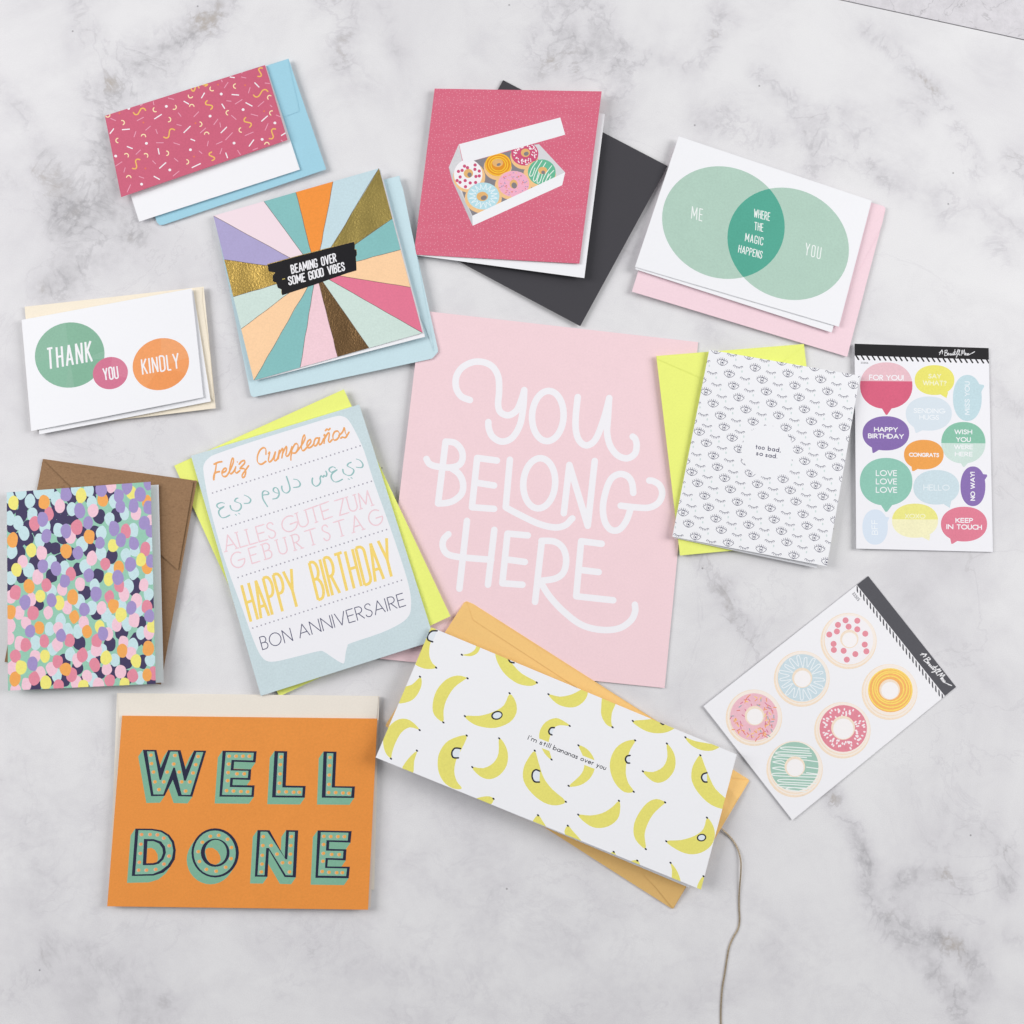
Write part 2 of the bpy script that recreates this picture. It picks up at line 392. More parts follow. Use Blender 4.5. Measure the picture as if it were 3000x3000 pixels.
def _tall():
    "condensed poster capitals: narrow bowls with straight sides"
    G = dict(CAPS); l = 'l'
    def stad(x0, x1, y0, y1, r=.13, n=4):
        w = (x1 - x0) / 2; cx = (x0 + x1) / 2
        return arc(cx, y1 - r, w, r, 180, 0, n) + arc(cx, y0 + r, w, r, 0, -180, n)
    G['O'] = (.34, [(l, stad(0, .34, 0, 1) + [(0, .87)])])
    G['C'] = (.34, [(l, [(.34, .75)] + arc(.17, .87, .17, .13, 0, 180, 5) + arc(.17, .13, .17, .13, 180, 360, 5) + [(.34, .25)])])
    G['G'] = (.34, [(l, [(.34, .75)] + arc(.17, .87, .17, .13, 0, 180, 5) + arc(.17, .13, .17, .13, 180, 360, 5) + [(.34, .42), (.2, .42)])])
    G['D'] = (.34, [(l, [(0, 0), (0, 1)]), (l, [(0, 1), (.14, 1)] + arc(.14, .84, .2, .16, 90, 0, 4) + arc(.14, .16, .2, .16, 0, -90, 4) + [(0, 0)])])
    G['U'] = (.34, [(l, [(0, 1), (0, .16)] + arc(.17, .14, .17, .14, 180, 360, 6) + [(.34, 1)])])
    G['H'] = (.34, [(l, [(0, 0), (0, 1)]), (l, [(.34, 0), (.34, 1)]), (l, [(0, .52), (.34, .52)])])
    G['N'] = (.36, [(l, [(0, 0), (0, 1), (.36, 0), (.36, 1)])])
    G['A'] = (.4, [(l, [(0, 0), (.2, 1), (.4, 0)]), (l, [(.07, .3), (.33, .3)])])
    G['M'] = (.5, [(l, [(0, 0), (.02, 1), (.25, .25), (.48, 1), (.5, 0)])])
    G['E'] = (.28, [(l, [(.28, 1), (0, 1), (0, 0), (.28, 0)]), (l, [(0, .52), (.25, .52)])])
    G['L'] = (.26, [(l, [(0, 1), (0, 0), (.26, 0)])])
    G['T'] = (.36, [(l, [(0, 1), (.36, 1)]), (l, [(.18, 1), (.18, 0)])])
    G['Y'] = (.4, [(l, [(0, 1), (.2, .45), (.4, 1)]), (l, [(.2, .45), (.2, 0)])])
    G['K'] = (.36, [(l, [(0, 0), (0, 1)]), (l, [(.34, 1), (.02, .45)]), (l, [(.1, .58), (.36, 0)])])
    G['P'] = (.34, [(l, [(0, 0), (0, 1)]), (l, [(0, 1), (.14, 1)] + arc(.14, .74, .2, .26, 90, -90, 8) + [(0, .48)])])
    G['B'] = (.34, [(l, [(0, 0), (0, 1)]), (l, [(0, 1), (.12, 1)] + arc(.12, .77, .19, .23, 90, -90, 7) + [(0, .54)]), (l, [(0, .54), (.13, .54)] + arc(.13, .27, .21, .27, 90, -90, 7) + [(0, 0)])])
    G['R'] = (.34, [(l, [(0, 0), (0, 1)]), (l, [(0, 1), (.14, 1)] + arc(.14, .75, .19, .25, 90, -90, 7) + [(0, .5)]), (l, [(.14, .5), (.34, 0)])])
    G['S'] = (.32, [('c', [(.32, .78), (.28, .95), (.16, 1), (.03, .92), (.02, .72), (.14, .56), (.28, .4), (.32, .2), (.24, .03), (.12, 0), (.02, .08), (0, .24)])])
    G['V'] = (.4, [(l, [(0, 1), (.2, 0), (.4, 1)])])
    G['W'] = (.54, [(l, [(0, 1), (.13, 0), (.27, .8), (.41, 0), (.54, 1)])])
    return G
TALL = _tall()
def _lower():
    l = 'l'; x = .62; G = {}
    o = lambda: (l, arc(.29, .3, .29, .3, 0, 360, 14))
    G['o'] = (.58, [o()]); G['a'] = (.6, [o(), (l, [(.6, 0), (.6, x)])]); G['b'] = (.6, [(l, arc(.31, .3, .29, .3, 0, 360, 14)), (l, [(0, 0), (0, 1.05)])])
    G['d'] = (.6, [o(), (l, [(.6, 0), (.6, 1.05)])]); G['t'] = (.3, [(l, [(.15, 0), (.15, .9)]), (l, [(0, x), (.3, x)])])
    G['s'] = (.34, [('c', [(.32, .52), (.2, .62), (.06, .55), (.05, .42), (.2, .32), (.33, .2), (.28, .03), (.12, 0), (0, .1)])])
    G['i'] = (.02, [(l, [(0, 0), (0, x)]), (l, [(0, .86), (.01, .88)])]); G['l'] = (.02, [(l, [(0, 0), (0, 1.05)])])
    G['n'] = (.46, [(l, [(0, 0), (0, x)]), (l, [(0, .36)] + arc(.23, .36, .23, .26, 180, 0, 7) + [(.46, 0)])])
    G['m'] = (.8, [(l, [(0, 0), (0, x)]), (l, [(0, .36)] + arc(.2, .36, .2, .26, 180, 0, 6) + [(.4, 0)]), (l, [(.4, .36)] + arc(.6, .36, .2, .26, 180, 0, 6) + [(.8, 0)])])
    G['u'] = (.46, [(l, [(0, x), (0, .26)] + arc(.23, .26, .23, .26, 180, 360, 7) + [(.46, x)])])
    G['v'] = (.48, [(l, [(0, x), (.24, 0), (.48, x)])]); G['y'] = (.48, [(l, [(0, x), (.25, .02)]), (l, [(.48, x), (.12, -.35)])])
    G['e'] = (.56, [(l, [(.02, .32), (.56, .32)] + arc(.28, .3, .28, .3, 5, 320, 13))]); G['r'] = (.24, [(l, [(0, 0), (0, x)]), ('c', [(0, .38), (.1, .58), (.24, .6)])])
    G['I'] = (.02, [(l, [(0, 0), (0, 1)])]); G["'"] = (.06, [(l, [(.05, 1.05), (.02, .86)])])
    G[','] = (.1, [(l, [(.08, .04), (0, -.14)])]); G['.'] = (.06, [(l, [(.02, 0), (.03, .03)])])
    return G
LOWER = _lower()
# ================================================================ the setting
random.seed(7); np.random.seed(7)
VEINS_SHADE = []   # markings of the stone and painted bottom shade: (polyline in photo pixels, half width, strength)
def vein_or_shade(scale, x0, y0, pts, w, s): VEINS_SHADE.append(([(x0 + a * scale, y0 + b * scale) for a, b in pts], w, s))
q = .7764
# top-left quarter
vein_or_shade(q, 0, 0, [(850, -40), (800, 60), (735, 125), (640, 185), (560, 205), (520, 260), (455, 300), (420, 330)], 26, .95)
vein_or_shade(q, 0, 0, [(530, 200), (450, 195), (400, 175), (340, 130), (310, 60), (300, -20)], 24, .42)
vein_or_shade(q, 0, 0, [(520, 260), (430, 290), (400, 320)], 34, .8)
vein_or_shade(q, 0, 0, [(630, 330), (570, 290), (530, 270)], 20, .5)
vein_or_shade(q, 0, 0, [(395, 420), (380, 500), (375, 620), (390, 760), (440, 850), (475, 880)], 24, .85)
vein_or_shade(q, 0, 0, [(300, 780), (350, 830), (390, 880), (370, 950)], 30, 1.0)
vein_or_shade(q, 0, 0, [(240, 790), (225, 860), (260, 870)], 20, .75)
vein_or_shade(q, 0, 0, [(300, 790), (320, 740), (290, 690)], 16, .5)
vein_or_shade(q, 0, 0, [(350, 940), (290, 1000), (250, 1070), (200, 1110)], 34, .55)
vein_or_shade(q, 0, 0, [(480, 880), (440, 900), (400, 890)], 26, .7)
vein_or_shade(q, 0, 0, [(-40, 300), (30, 360), (90, 430), (150, 560), (240, 680), (290, 760)], 18, .42)
vein_or_shade(q, 0, 0, [(140, 640), (200, 700), (260, 790)], 18, .45)
vein_or_shade(q, 0, 0, [(0, 690), (40, 660), (70, 700)], 18, .3)
vein_or_shade(q, 0, 0, [(1230, -20), (1290, 30), (1300, 110), (1270, 180), (1310, 260), (1380, 330)], 22, .6)
vein_or_shade(q, 0, 0, [(1220, 40), (1240, 20)], 22, .5)
vein_or_shade(q, 0, 0, [(1440, 20), (1470, 90), (1500, 200)], 18, .3)
vein_or_shade(q, 0, 0, [(760, 50), (830, 20)], 24, .5)
vein_or_shade(q, 0, 0, [(320, 1570), (350, 1700), (300, 1660)], 24, .25)
# top-right quarter
vein_or_shade(q, 1500, 0, [(200, -30), (180, 60), (200, 150), (160, 190)], 24, .9)
vein_or_shade(q, 1500, 0, [(280, -30), (330, 60), (360, 130), (290, 190), (280, 250)], 24, .8)
vein_or_shade(q, 1500, 0, [(120, 110), (80, 200), (110, 270)], 20, .5)
vein_or_shade(q, 1500, 0, [(380, 170), (390, 260), (380, 370), (365, 440)], 28, .7)
vein_or_shade(q, 1500, 0, [(450, 260), (530, 220), (640, 240), (720, 230), (780, 100), (770, 20)], 16, .6)
vein_or_shade(q, 1500, 0, [(820, 80), (800, 110)], 20, .4)
vein_or_shade(q, 1500, 0, [(920, 270), (960, 290), (1010, 330), (1050, 360)], 14, .6)
vein_or_shade(q, 1500, 0, [(740, 460), (830, 470), (880, 500), (950, 540)], 24, .55)
vein_or_shade(q, 1500, 0, [(880, 470), (820, 430), (760, 440)], 18, .45)
vein_or_shade(q, 1500, 0, [(1090, 440), (1130, 510), (1180, 580), (1120, 650)], 24, .55)
vein_or_shade(q, 1500, 0, [(1130, 440), (1250, 440), (1330, 460), (1300, 540)], 22, .5)
vein_or_shade(q, 1500, 0, [(1200, 610), (1280, 590), (1370, 640), (1440, 700), (1480, 720)], 18, .6)
vein_or_shade(q, 1500, 0, [(1340, 110), (1420, 180), (1500, 250), (1570, 330), (1630, 400), (1690, 500), (1740, 600), (1750, 650)], 15, .55)
vein_or_shade(q, 1500, 0, [(1480, 400), (1560, 370), (1540, 450)], 18, .35)
vein_or_shade(q, 1500, 0, [(1610, 740), (1660, 760), (1640, 790)], 26, .55)
vein_or_shade(q, 1500, 0, [(1890, 610), (1930, 650), (1960, 700)], 22, .7)
vein_or_shade(q, 1500, 0, [(1770, 770), (1850, 840), (1930, 860)], 20, .4)
vein_or_shade(q, 1500, 0, [(1820, 920), (1850, 960)], 24, .5)
vein_or_shade(q, 1500, 0, [(1800, 1480), (1830, 1470), (1900, 1530)], 18, .5)
vein_or_shade(q, 1500, 0, [(430, 930), (500, 900), (540, 960)], 26, .35)
vein_or_shade(q, 1500, 0, [(680, 1200), (760, 1260), (820, 1300)], 20, .3)
# bottom-right quarter
vein_or_shade(q, 1500, 1500, [(700, 150), (740, 230), (800, 300), (830, 380), (900, 480), (940, 550), (990, 640)], 17, .75)
vein_or_shade(q, 1500, 1500, [(800, 350), (860, 430), (930, 530)], 30, .25)
vein_or_shade(q, 1500, 1500, [(1210, 1070), (1250, 1140), (1300, 1230), (1340, 1330), (1350, 1420), (1400, 1520), (1470, 1580), (1520, 1650), (1570, 1720), (1640, 1800), (1690, 1880), (1700, 1960)], 15, .8)
vein_or_shade(q, 1500, 1500, [(1400, 1540), (1470, 1600), (1520, 1640)], 26, .65)
vein_or_shade(q, 1500, 1500, [(1560, 1600), (1650, 1630), (1740, 1700), (1760, 1790), (1700, 1830), (1640, 1790)], 18, .7)
vein_or_shade(q, 1500, 1500, [(1420, 1450), (1480, 1380), (1580, 1350), (1660, 1370), (1710, 1440)], 16, .55)
vein_or_shade(q, 1500, 1500, [(1600, 1250), (1700, 1200), (1800, 1190)], 28, .35)
vein_or_shade(q, 1500, 1500, [(1860, 1270), (1880, 1340), (1870, 1430)], 20, .5)
vein_or_shade(q, 1500, 1500, [(1500, 320), (1580, 410), (1680, 500), (1800, 640)], 16, .25)
vein_or_shade(q, 1500, 1500, [(1880, 1600), (1930, 1610)], 20, .4)
vein_or_shade(q, 1500, 1500, [(100, 1880), (180, 1900), (260, 1850)], 28, .35)
vein_or_shade(q, 1500, 1500, [(200, 1470), (330, 1460)], 26, .22)
vein_or_shade(q, 1500, 1500, [(0, 1330), (120, 1440), (240, 1500)], 30, .2)
# bottom-left quarter
vein_or_shade(q, 0, 1500, [(-40, 1060), (20, 1110), (80, 1170)], 16, .5)
vein_or_shade(q, 0, 1500, [(340, 1200), (380, 1150), (360, 1060), (380, 860)], 26, .35)
vein_or_shade(q, 0, 1500, [(440, 1560), (560, 1540), (640, 1600), (760, 1560)], 26, .35)
vein_or_shade(q, 0, 1500, [(-20, 1850), (60, 1790), (150, 1720), (180, 1650)], 26, .4)
vein_or_shade(q, 0, 1500, [(430, 1880), (520, 1820), (620, 1850)], 22, .4)
vein_or_shade(q, 0, 1500, [(1160, 1600), (1180, 1680), (1100, 1780)], 32, .35)
vein_or_shade(q, 0, 1500, [(680, 320), (730, 350), (770, 420)], 20, .4)
vein_or_shade(q, 0, 1500, [(1490, 1560), (1600, 1620), (1680, 1580)], 30, .35)
vein_or_shade(q, 0, 1500, [(620, 500), (660, 560)], 26, .3)
vein_or_shade(q, 0, 1500, [(1500, 1880), (1700, 1930)], 30, .35)

vein_or_shade(1, 0, 0, [(1250, 2450), (1450, 2620), (1700, 2700), (1980, 2680)], 90, .30)  # wide soft clouds, with the light's falloff along the bottom painted in
vein_or_shade(1, 0, 0, [(850, 2700), (1100, 2800), (1400, 2900)], 90, .30)
vein_or_shade(1, 0, 0, [(40, 2300), (120, 2550), (300, 2800), (420, 3000)], 90, .32)
vein_or_shade(1, 0, 0, [(2150, 2650), (2350, 2800), (2600, 2980)], 80, .26)
vein_or_shade(1, 0, 0, [(1850, 2950), (2100, 2900)], 60, .28)
# the marble board: edge at the top right runs along this line of the photograph
BT = 0.0
e0 = unproj(2457, 0, BT); e1 = unproj(3000, 118, BT)
ed = (e1 - e0).normalized()
NG = 420; X0, X1, Y0, Y1 = -0.62, 0.62, -0.62, 0.62
c0 = e0 - ed * 1.4; c1 = e0 + ed * 1.4     # ends of that long edge
def inside(x, y): return (x - e0.x) * (-ed.y) + (y - e0.y) * ed.x <= 0
xs = np.linspace(X0, X1, NG); ys = np.linspace(Y0, Y1, NG)
# rows are slid so that the top row lies exactly on the board's edge
gx, gy = np.meshgrid(xs, ys)
top = e0.y + (gx - e0.x) * ed.y / ed.x
fr = (gy - Y0) / (Y1 - Y0)
gy = Y0 + (top - Y0) * fr
# field of markings, with the painted bottom shade
c, sn = math.cos(TILT), math.sin(TILT)
dx = gx - CAM.x; dy = gy - CAM.y; dz = BT - CAM.z
yc = dy * c + dz * sn; zc = -dy * sn + dz * c
PXX = 1500 + FOC * dx / -zc; PYY = 1500 - FOC * yc / -zc
field = np.zeros_like(gx)
for pts, w, st in VEINS_SHADE:
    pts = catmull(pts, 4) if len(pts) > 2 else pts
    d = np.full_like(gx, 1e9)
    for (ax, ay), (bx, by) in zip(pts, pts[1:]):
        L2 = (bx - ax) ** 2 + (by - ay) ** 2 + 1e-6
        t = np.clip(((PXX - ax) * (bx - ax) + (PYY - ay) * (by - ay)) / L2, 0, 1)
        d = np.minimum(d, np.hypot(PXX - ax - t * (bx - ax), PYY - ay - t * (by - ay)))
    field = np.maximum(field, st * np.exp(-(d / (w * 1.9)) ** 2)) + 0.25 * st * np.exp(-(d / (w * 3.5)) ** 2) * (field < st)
def slab(name, zt, th, mat, loc_pts=None):
    pass
vs = [(float(a), float(b), BT) for a, b in zip(gx.ravel(), gy.ravel())]
idx = np.arange(NG * NG).reshape(NG, NG)
fs = np.stack([idx[:-1, :-1], idx[:-1, 1:], idx[1:, 1:], idx[1:, :-1]], -1).reshape(-1, 4).tolist()
rim = list(idx[0, :]) + list(idx[1:, -1]) + list(idx[-1, -2::-1]) + list(idx[-2:0:-1, 0])
n = len(vs); vs += [(vs[i][0], vs[i][1], BT - 0.006) for i in rim]
for k in range(len(rim)):
    j = (k + 1) % len(rim); fs.append([int(rim[k]), n + k, n + j, int(rim[j])])
me = bpy.data.meshes.new('marble_board'); me.from_pydata(vs, [], fs)
at = me.attributes.new('marking_shade', 'FLOAT', 'POINT')
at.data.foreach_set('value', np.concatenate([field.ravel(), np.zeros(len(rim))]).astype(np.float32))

mm = bpy.data.materials.new('marble'); mm.use_nodes = True
nt = mm.node_tree; N = nt.nodes; L = nt.links; b = N['Principled BSDF']
tc = N.new('ShaderNodeTexCoord')
def noise(scale, det=5, rough=.55, dist=0., vec=None):
    n_ = N.new('ShaderNodeTexNoise'); n_.inputs['Scale'].default_value = scale; n_.inputs['Detail'].default_value = det
    n_.inputs['Roughness'].default_value = rough; n_.inputs['Distortion'].default_value = dist
    L.new(vec or tc.outputs['Object'], n_.inputs['Vector']); return n_.outputs['Fac']
def mr(src, a, b_, c_, d_):
    r = N.new('ShaderNodeMapRange'); r.interpolation_type = 'SMOOTHSTEP'
    for i, v in enumerate((a, b_, c_, d_)): r.inputs[i + 1].default_value = v
    L.new(src, r.inputs[0]); return r.outputs[0]
def mth(op, a, b_):
    r = N.new('ShaderNodeMath'); r.operation = op
    for i, v in enumerate((a, b_)):
        if isinstance(v, (int, float)): r.inputs[i].default_value = v
        else: L.new(v, r.inputs[i])
    return r.outputs[0]
av = N.new('ShaderNodeAttribute'); av.attribute_name = 'marking_shade'
brk = mr(noise(26, 7, .6, .2), .28, .74, .08, .62)
fine = mr(noise(160, 6, .65), .3, .7, .6, 1.25)
rdg = mr(mth('ABSOLUTE', mth('SUBTRACT', noise(30, 6, .6, .5), .5), 0), 0, .035, 1.0, 0)
rdg2 = mr(mth('ABSOLUTE', mth('SUBTRACT', noise(11, 7, .6, .9), .5), 0), 0, .012, 1.0, 0)
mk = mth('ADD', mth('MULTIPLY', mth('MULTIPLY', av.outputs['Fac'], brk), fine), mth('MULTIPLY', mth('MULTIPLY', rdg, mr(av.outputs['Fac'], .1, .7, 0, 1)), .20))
mk = mth('ADD', mk, mth('MULTIPLY', mth('MULTIPLY', rdg2, mr(noise(4, 2), .45, .62, 0, 1)), .13))
cloud = mr(noise(5, 8, .62, .7), .38, .74, 0, .30)
cloud2 = mr(noise(20, 8, .68, .5), .42, .78, 0, .19)
tot = mth('ADD', mk, mth('ADD', cloud, cloud2))
tot = mth('MINIMUM', tot, 1.0)
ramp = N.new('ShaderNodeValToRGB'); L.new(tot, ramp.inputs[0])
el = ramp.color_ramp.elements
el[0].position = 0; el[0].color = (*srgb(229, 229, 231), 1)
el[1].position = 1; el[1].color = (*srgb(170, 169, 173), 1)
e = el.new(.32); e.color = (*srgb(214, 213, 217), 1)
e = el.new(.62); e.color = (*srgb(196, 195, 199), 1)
# brownish tint in some veins
tint = mth('MULTIPLY', mr(noise(18, 3), .5, .66, 0, .8), mr(tot, .35, .9, 0, 1))
mi = N.new('ShaderNodeMix'); mi.data_type = 'RGBA'; L.new(tint, mi.inputs[0]); L.new(ramp.outputs[0], mi.inputs[6])
mi.inputs[7].default_value = (*srgb(184, 176, 168), 1)
# tiny pits and grain
gr = mr(noise(1500, 2, .6), .25, .75, .955, 1.035)
vo = N.new('ShaderNodeTexVoronoi'); vo.voronoi_dimensions = '2D'; vo.inputs['Scale'].default_value = 22; L.new(tc.outputs['Object'], vo.inputs['Vector'])
sp_ = N.new('ShaderNodeSeparateColor'); L.new(vo.outputs['Color'], sp_.inputs[0])
pit = mth('MAXIMUM', mr(vo.outputs['Distance'], .008, .020, .5, 1.0), mth('LESS_THAN', sp_.outputs[0], .9))
gs = mth('MULTIPLY', gr, pit)
vm = N.new('ShaderNodeVectorMath'); vm.operation = 'SCALE'; L.new(mi.outputs[2], vm.inputs[0]); L.new(gs, vm.inputs['Scale'])
L.new(vm.outputs[0], b.inputs['Base Color'])
b.inputs['Roughness'].default_value = .55; b.inputs['Specular IOR Level'].default_value = .25
me.materials.append(mm)
ob = link('marble_tabletop', me); ob['kind'] = 'structure'; ob['label'] = 'white marble tabletop with soft grey veins'

# the white textured surface beyond the board's edge
m2 = bpy.data.materials.new('textured_plaster'); m2.use_nodes = True
nt = m2.node_tree; N = nt.nodes; L = nt.links; b = N['Principled BSDF']; tc = N.new('ShaderNodeTexCoord')
rg = mr(noise(120, 8, .65, .5), .3, .7, .92, 1.04)
cr = mr(mth('ABSOLUTE', mth('SUBTRACT', noise(34, 4, .6, .8), .5), 0), 0, .016, .80, 1)
vm = N.new('ShaderNodeVectorMath'); vm.operation = 'SCALE'; vm.inputs[0].default_value = srgb(214, 212, 217)
L.new(mth('MULTIPLY', rg, cr), vm.inputs['Scale']); L.new(vm.outputs[0], b.inputs['Base Color']); b.inputs['Roughness'].default_value = .8
bp = N.new('ShaderNodeBump'); bp.inputs['Distance'].default_value = .0012; bp.inputs['Strength'].default_value = .6
L.new(noise(130, 8, .65, .5), bp.inputs['Height']); L.new(bp.outputs[0], b.inputs['Normal'])
nrm = Vector((-ed.y, ed.x, 0))
if nrm.y < 0: nrm = -nrm
a0 = e0 - ed * 1.4 + nrm * .0005; a1 = e0 + ed * 1.4 + nrm * .0005; far_ = nrm * .5
sq_ = [a0, a1, a1 + far_, a0 + far_]
def block(name, corners, zt, zb, mat, lb):
    me = bpy.data.meshes.new(name)
    me.from_pydata([(p.x, p.y, zz) for zz in (zt, zb) for p in corners], [], [[0, 1, 2, 3], [7, 6, 5, 4], [0, 4, 5, 1], [1, 5, 6, 2], [2, 6, 7, 3], [3, 7, 4, 0]])
    me.materials.append(mat); o = link(name, me); o['kind'] = 'structure'; o['label'] = lb; return o
block('stone_surface', sq_, BT + .0005, BT - .006, m2, 'white roughly textured slab beyond the marble edge')
block('table', [Vector((-1.6, -1.2, 0)), Vector((1.6, -1.2, 0)), Vector((1.6, 1.4, 0)), Vector((-1.6, 1.4, 0))], BT - .0062, BT - .03, paper((120, 116, 112), 'matte'), 'plain table under the marble')
# ================================================================ cards, envelopes, sticker sheets
WHITE = paper((240, 241, 245), 'board')
def crop(x0, y0, s): return lambda pts: [(x0 + a * s, y0 + b * s) for a, b in pts]
def lay(T, pts): return T(pts)
def origin(quad):
    x = sum(p[0] for p in quad) / 4; y = sum(p[1] for p in quad) / 4
    return unproj(x, y, 0)

def envelope(label, quad, z, mat, t=.7, outline=None, flaps=(), cat='envelope', group=None, bu=0, bv=0, art=None, label_body=None):
    o = thing('envelope', label, cat, origin(quad), group)
    sh = Sheet(quad, z, bu, bv, o.location)
    build_sheet('envelope_body', o, sh, mat, t, outline=outline, art=art)
    for name, pts, dz, m in flaps:
        build_sheet(name, o, sh, m or mat, .18, outline=pts, dz=dz / 1000, grid=4)
    return o

def card(label, cover, zc, mat, art=None, inner=None, zi=None, t=.28, bu=0, bv=0, imat=None, biu=0, biv=0, outline=None, edge=None):
    o = thing('greeting_card', label, 'card', origin(cover))
    sh = Sheet(cover, zc, bu, bv, o.location)
    build_sheet('front_cover', o, sh, mat, t, art=art, outline=outline, edge=edge or WHITE)
    if inner: build_sheet('back_cover', o, Sheet(inner, zi, biu, biv, o.location), imat or WHITE, t)
    return o

# ---------------------------------------------------------------- art print YOU BELONG HERE
T = crop(1140, 900, .58487)
qd = T([(162, 17), (1548, 175), (1380, 1908), (-46, 1761)])
pr = thing('art_print', 'large pink art print with white hand lettering, partly under the banana card', 'art print', origin(qd))
A = Art(1140, 900, .58487); wht = (242, 241, 246); A.kind = 'board'
A.g('lettering', 0, 'white hand lettering YOU BELONG HERE')
w = 33
for st in [
  [(405, 465), (362, 447), (336, 405), (336, 350), (365, 303), (420, 275), (475, 276), (520, 300), (547, 350), (551, 420), (546, 490), (560, 528), (600, 541), (640, 515), (664, 460), (677, 415)],
  [(677, 417), (672, 500), (655, 590), (615, 655), (563, 673), (518, 648), (499, 605), (497, 575)],
  [(945, 450), (935, 545), (936, 620), (955, 672), (992, 692), (1035, 660), (1075, 560), (1103, 455)],
  [(1102, 456), (1096, 560), (1092, 630), (1108, 695), (1145, 742), (1192, 757), (1230, 735), (1240, 695), (1234, 662), (1220, 648)],
  [(283, 673), (330, 680), (362, 715), (368, 758), (350, 790), (305, 803), (240, 798), (203, 785), (187, 760)],
  [(310, 805), (350, 835), (370, 880), (365, 930), (330, 965), (290, 980), (245, 983)],
  [(585, 1003), (650, 1038), (750, 1085), (830, 1103), (882, 1092), (912, 1063), (918, 1058)],
  [(1223, 930), (1216, 878), (1192, 845), (1152, 836), (1112, 860), (1086, 920), (1071, 1000), (1080, 1072), (1110, 1114), (1152, 1114), (1188, 1070), (1212, 1002)],
  [(1160, 994), (1230, 1002), (1300, 1004), (1348, 980), (1368, 935), (1356, 893), (1325, 872), (1303, 868)],
  [(297, 1137), (273, 1163), (269, 1200), (290, 1235), (340, 1250), (420, 1258), (512, 1265)],
  [(763, 1170), (828, 1174), (870, 1205), (887, 1262), (875, 1325), (835, 1358), (765, 1370)],
  [(765, 1388), (805, 1450), (872, 1522), (962, 1590), (1060, 1616), (1150, 1609), (1210, 1570), (1232, 1525), (1231, 1490)]]:
    A.line(st, w, wht, 6)
for st in [[(283, 673), (245, 983)], [(540, 768), (441, 755), (415, 1002), (526, 1010)], [(431, 878), (526, 893)], [(605, 764), (584, 1002)],
           [(875, 1032), (903, 790), (995, 1095), (1030, 770)], [(390, 1070), (352, 1410)], [(527, 1115), (495, 1390)],
           [(695, 1143), (593, 1134), (567, 1383), (668, 1390)], [(585, 1263), (680, 1276)], [(765, 1170), (731, 1476)],
           [(1065, 1185), (962, 1172), (937, 1448), (1123, 1468)], [(951, 1315), (1050, 1327)]]:
    A.line(st, w, wht, 0)
A.ring(795, 545, 79, 126, w, wht, 3, 40); A.ring(752, 882, 80, 126, w, wht, 4, 40)
build_sheet('print_sheet', pr, Sheet(qd, [4.0, .8, 1.2, 2.5], origin=pr.location), paper((242, 212, 218), 'matte'), .3, art=A, edge=WHITE)

# ---------------------------------------------------------------- sprinkle card with sky blue envelope
T = crop(280, 150, .36232)
BLUE = paper((160, 208, 226), 'matte')
envelope('sky blue envelope under the pink sprinkle card', T([(180, 505), (1560, 60), (1865, 955), (495, 1412)]), [2, 4, 3.5, 1.5], BLUE,
         outline=T([(180, 505), (1560, 60), (1865, 955), (550, 1403), (520, 1406), (497, 1385)]),
         flaps=[('flap', T([(1300, 150), (1556, 66), (1582, 190), (1640, 440), (1646, 487), (1400, 575)]), .28, None)])
A = Art(280, 150, .36232)
A.g('sprinkle_print', 0, 'printed white, pink, yellow and orange sprinkles')
for l in [(115,668,148,625),(213,635,277,630),(475,548,535,510),(253,770,300,788),(505,785,515,835),(515,948,570,900),(470,1010,520,1038),(712,403,755,428),(712,660,768,605),(768,710,805,725),(778,942,850,908),(1052,820,1068,865),(1012,662,1062,612),(1020,425,1045,465),(1100,350,1160,355),(1213,415,1268,445),(1285,253,1323,292),(1240,770,1280,715),(1340,568,1392,522),(1500,683,1537,660),(1085,208,1125,214),(855,380,882,335)]:
    A.line([(l[0], l[1]), (l[2], l[3])], 9, (240, 236, 240), 0, cap=False)
for l in [(120,543,165,562),(310,695,327,648),(335,562,390,533),(403,640,445,605),(487,630,500,668),(465,405,472,435),(585,378,635,390),(668,497,692,528),(793,532,835,488),(655,592,695,602),(845,662,892,620),(955,595,990,548),(1005,577,1012,615),(1050,718,1108,657),(975,752,1025,730),(903,768,912,725),(630,740,682,757),(490,740,550,740),(325,835,365,797),(160,930,215,893),(228,980,240,940),(255,1140,283,1078),(350,1012,392,1027),(625,1010,677,968),(635,865,668,892),(460,885,487,912),(835,805,862,828),(1005,832,1022,785),(1148,800,1172,838),(1270,800,1312,783),(1207,683,1277,653),(1370,640,1395,585),(1255,508,1313,523),(1097,518,1138,553),(1058,400,1098,405),(1127,428,1187,390),(1235,340,1250,292),(1312,448,1362,405),(1368,257,1410,262),(1178,208,1218,217),(1040,298,1072,250),(1018,230,1024,250),(1410,435,1428,450),(1458,515,1500,533),(1500,718,1518,735),(360,440,380,430),(1180,180,1190,165)]:
    A.line([(l[0], l[1]), (l[2], l[3])], 6.5, (228, 160, 182), 0, cap=False)
for i, (x, y, a) in enumerate([(98,515,60),(215,578,-20),(182,722,180),(387,690,-80),(248,845,-50),(405,845,-45),(573,825,0),(268,1023,-85),(735,895,0),(590,553,10),(483,472,150),(635,453,30),(778,448,-90),(768,360,110),(942,303,140),(1133,282,180),(842,590,0),(898,672,-95),(1178,637,170),(1073,498,190),(1408,375,220),(1425,500,200),(1385,755,-90)]):
    A.ring(x, y, 18, 18, 8.5, (246, 224, 178), 0, 7, a - 85, a + 85)
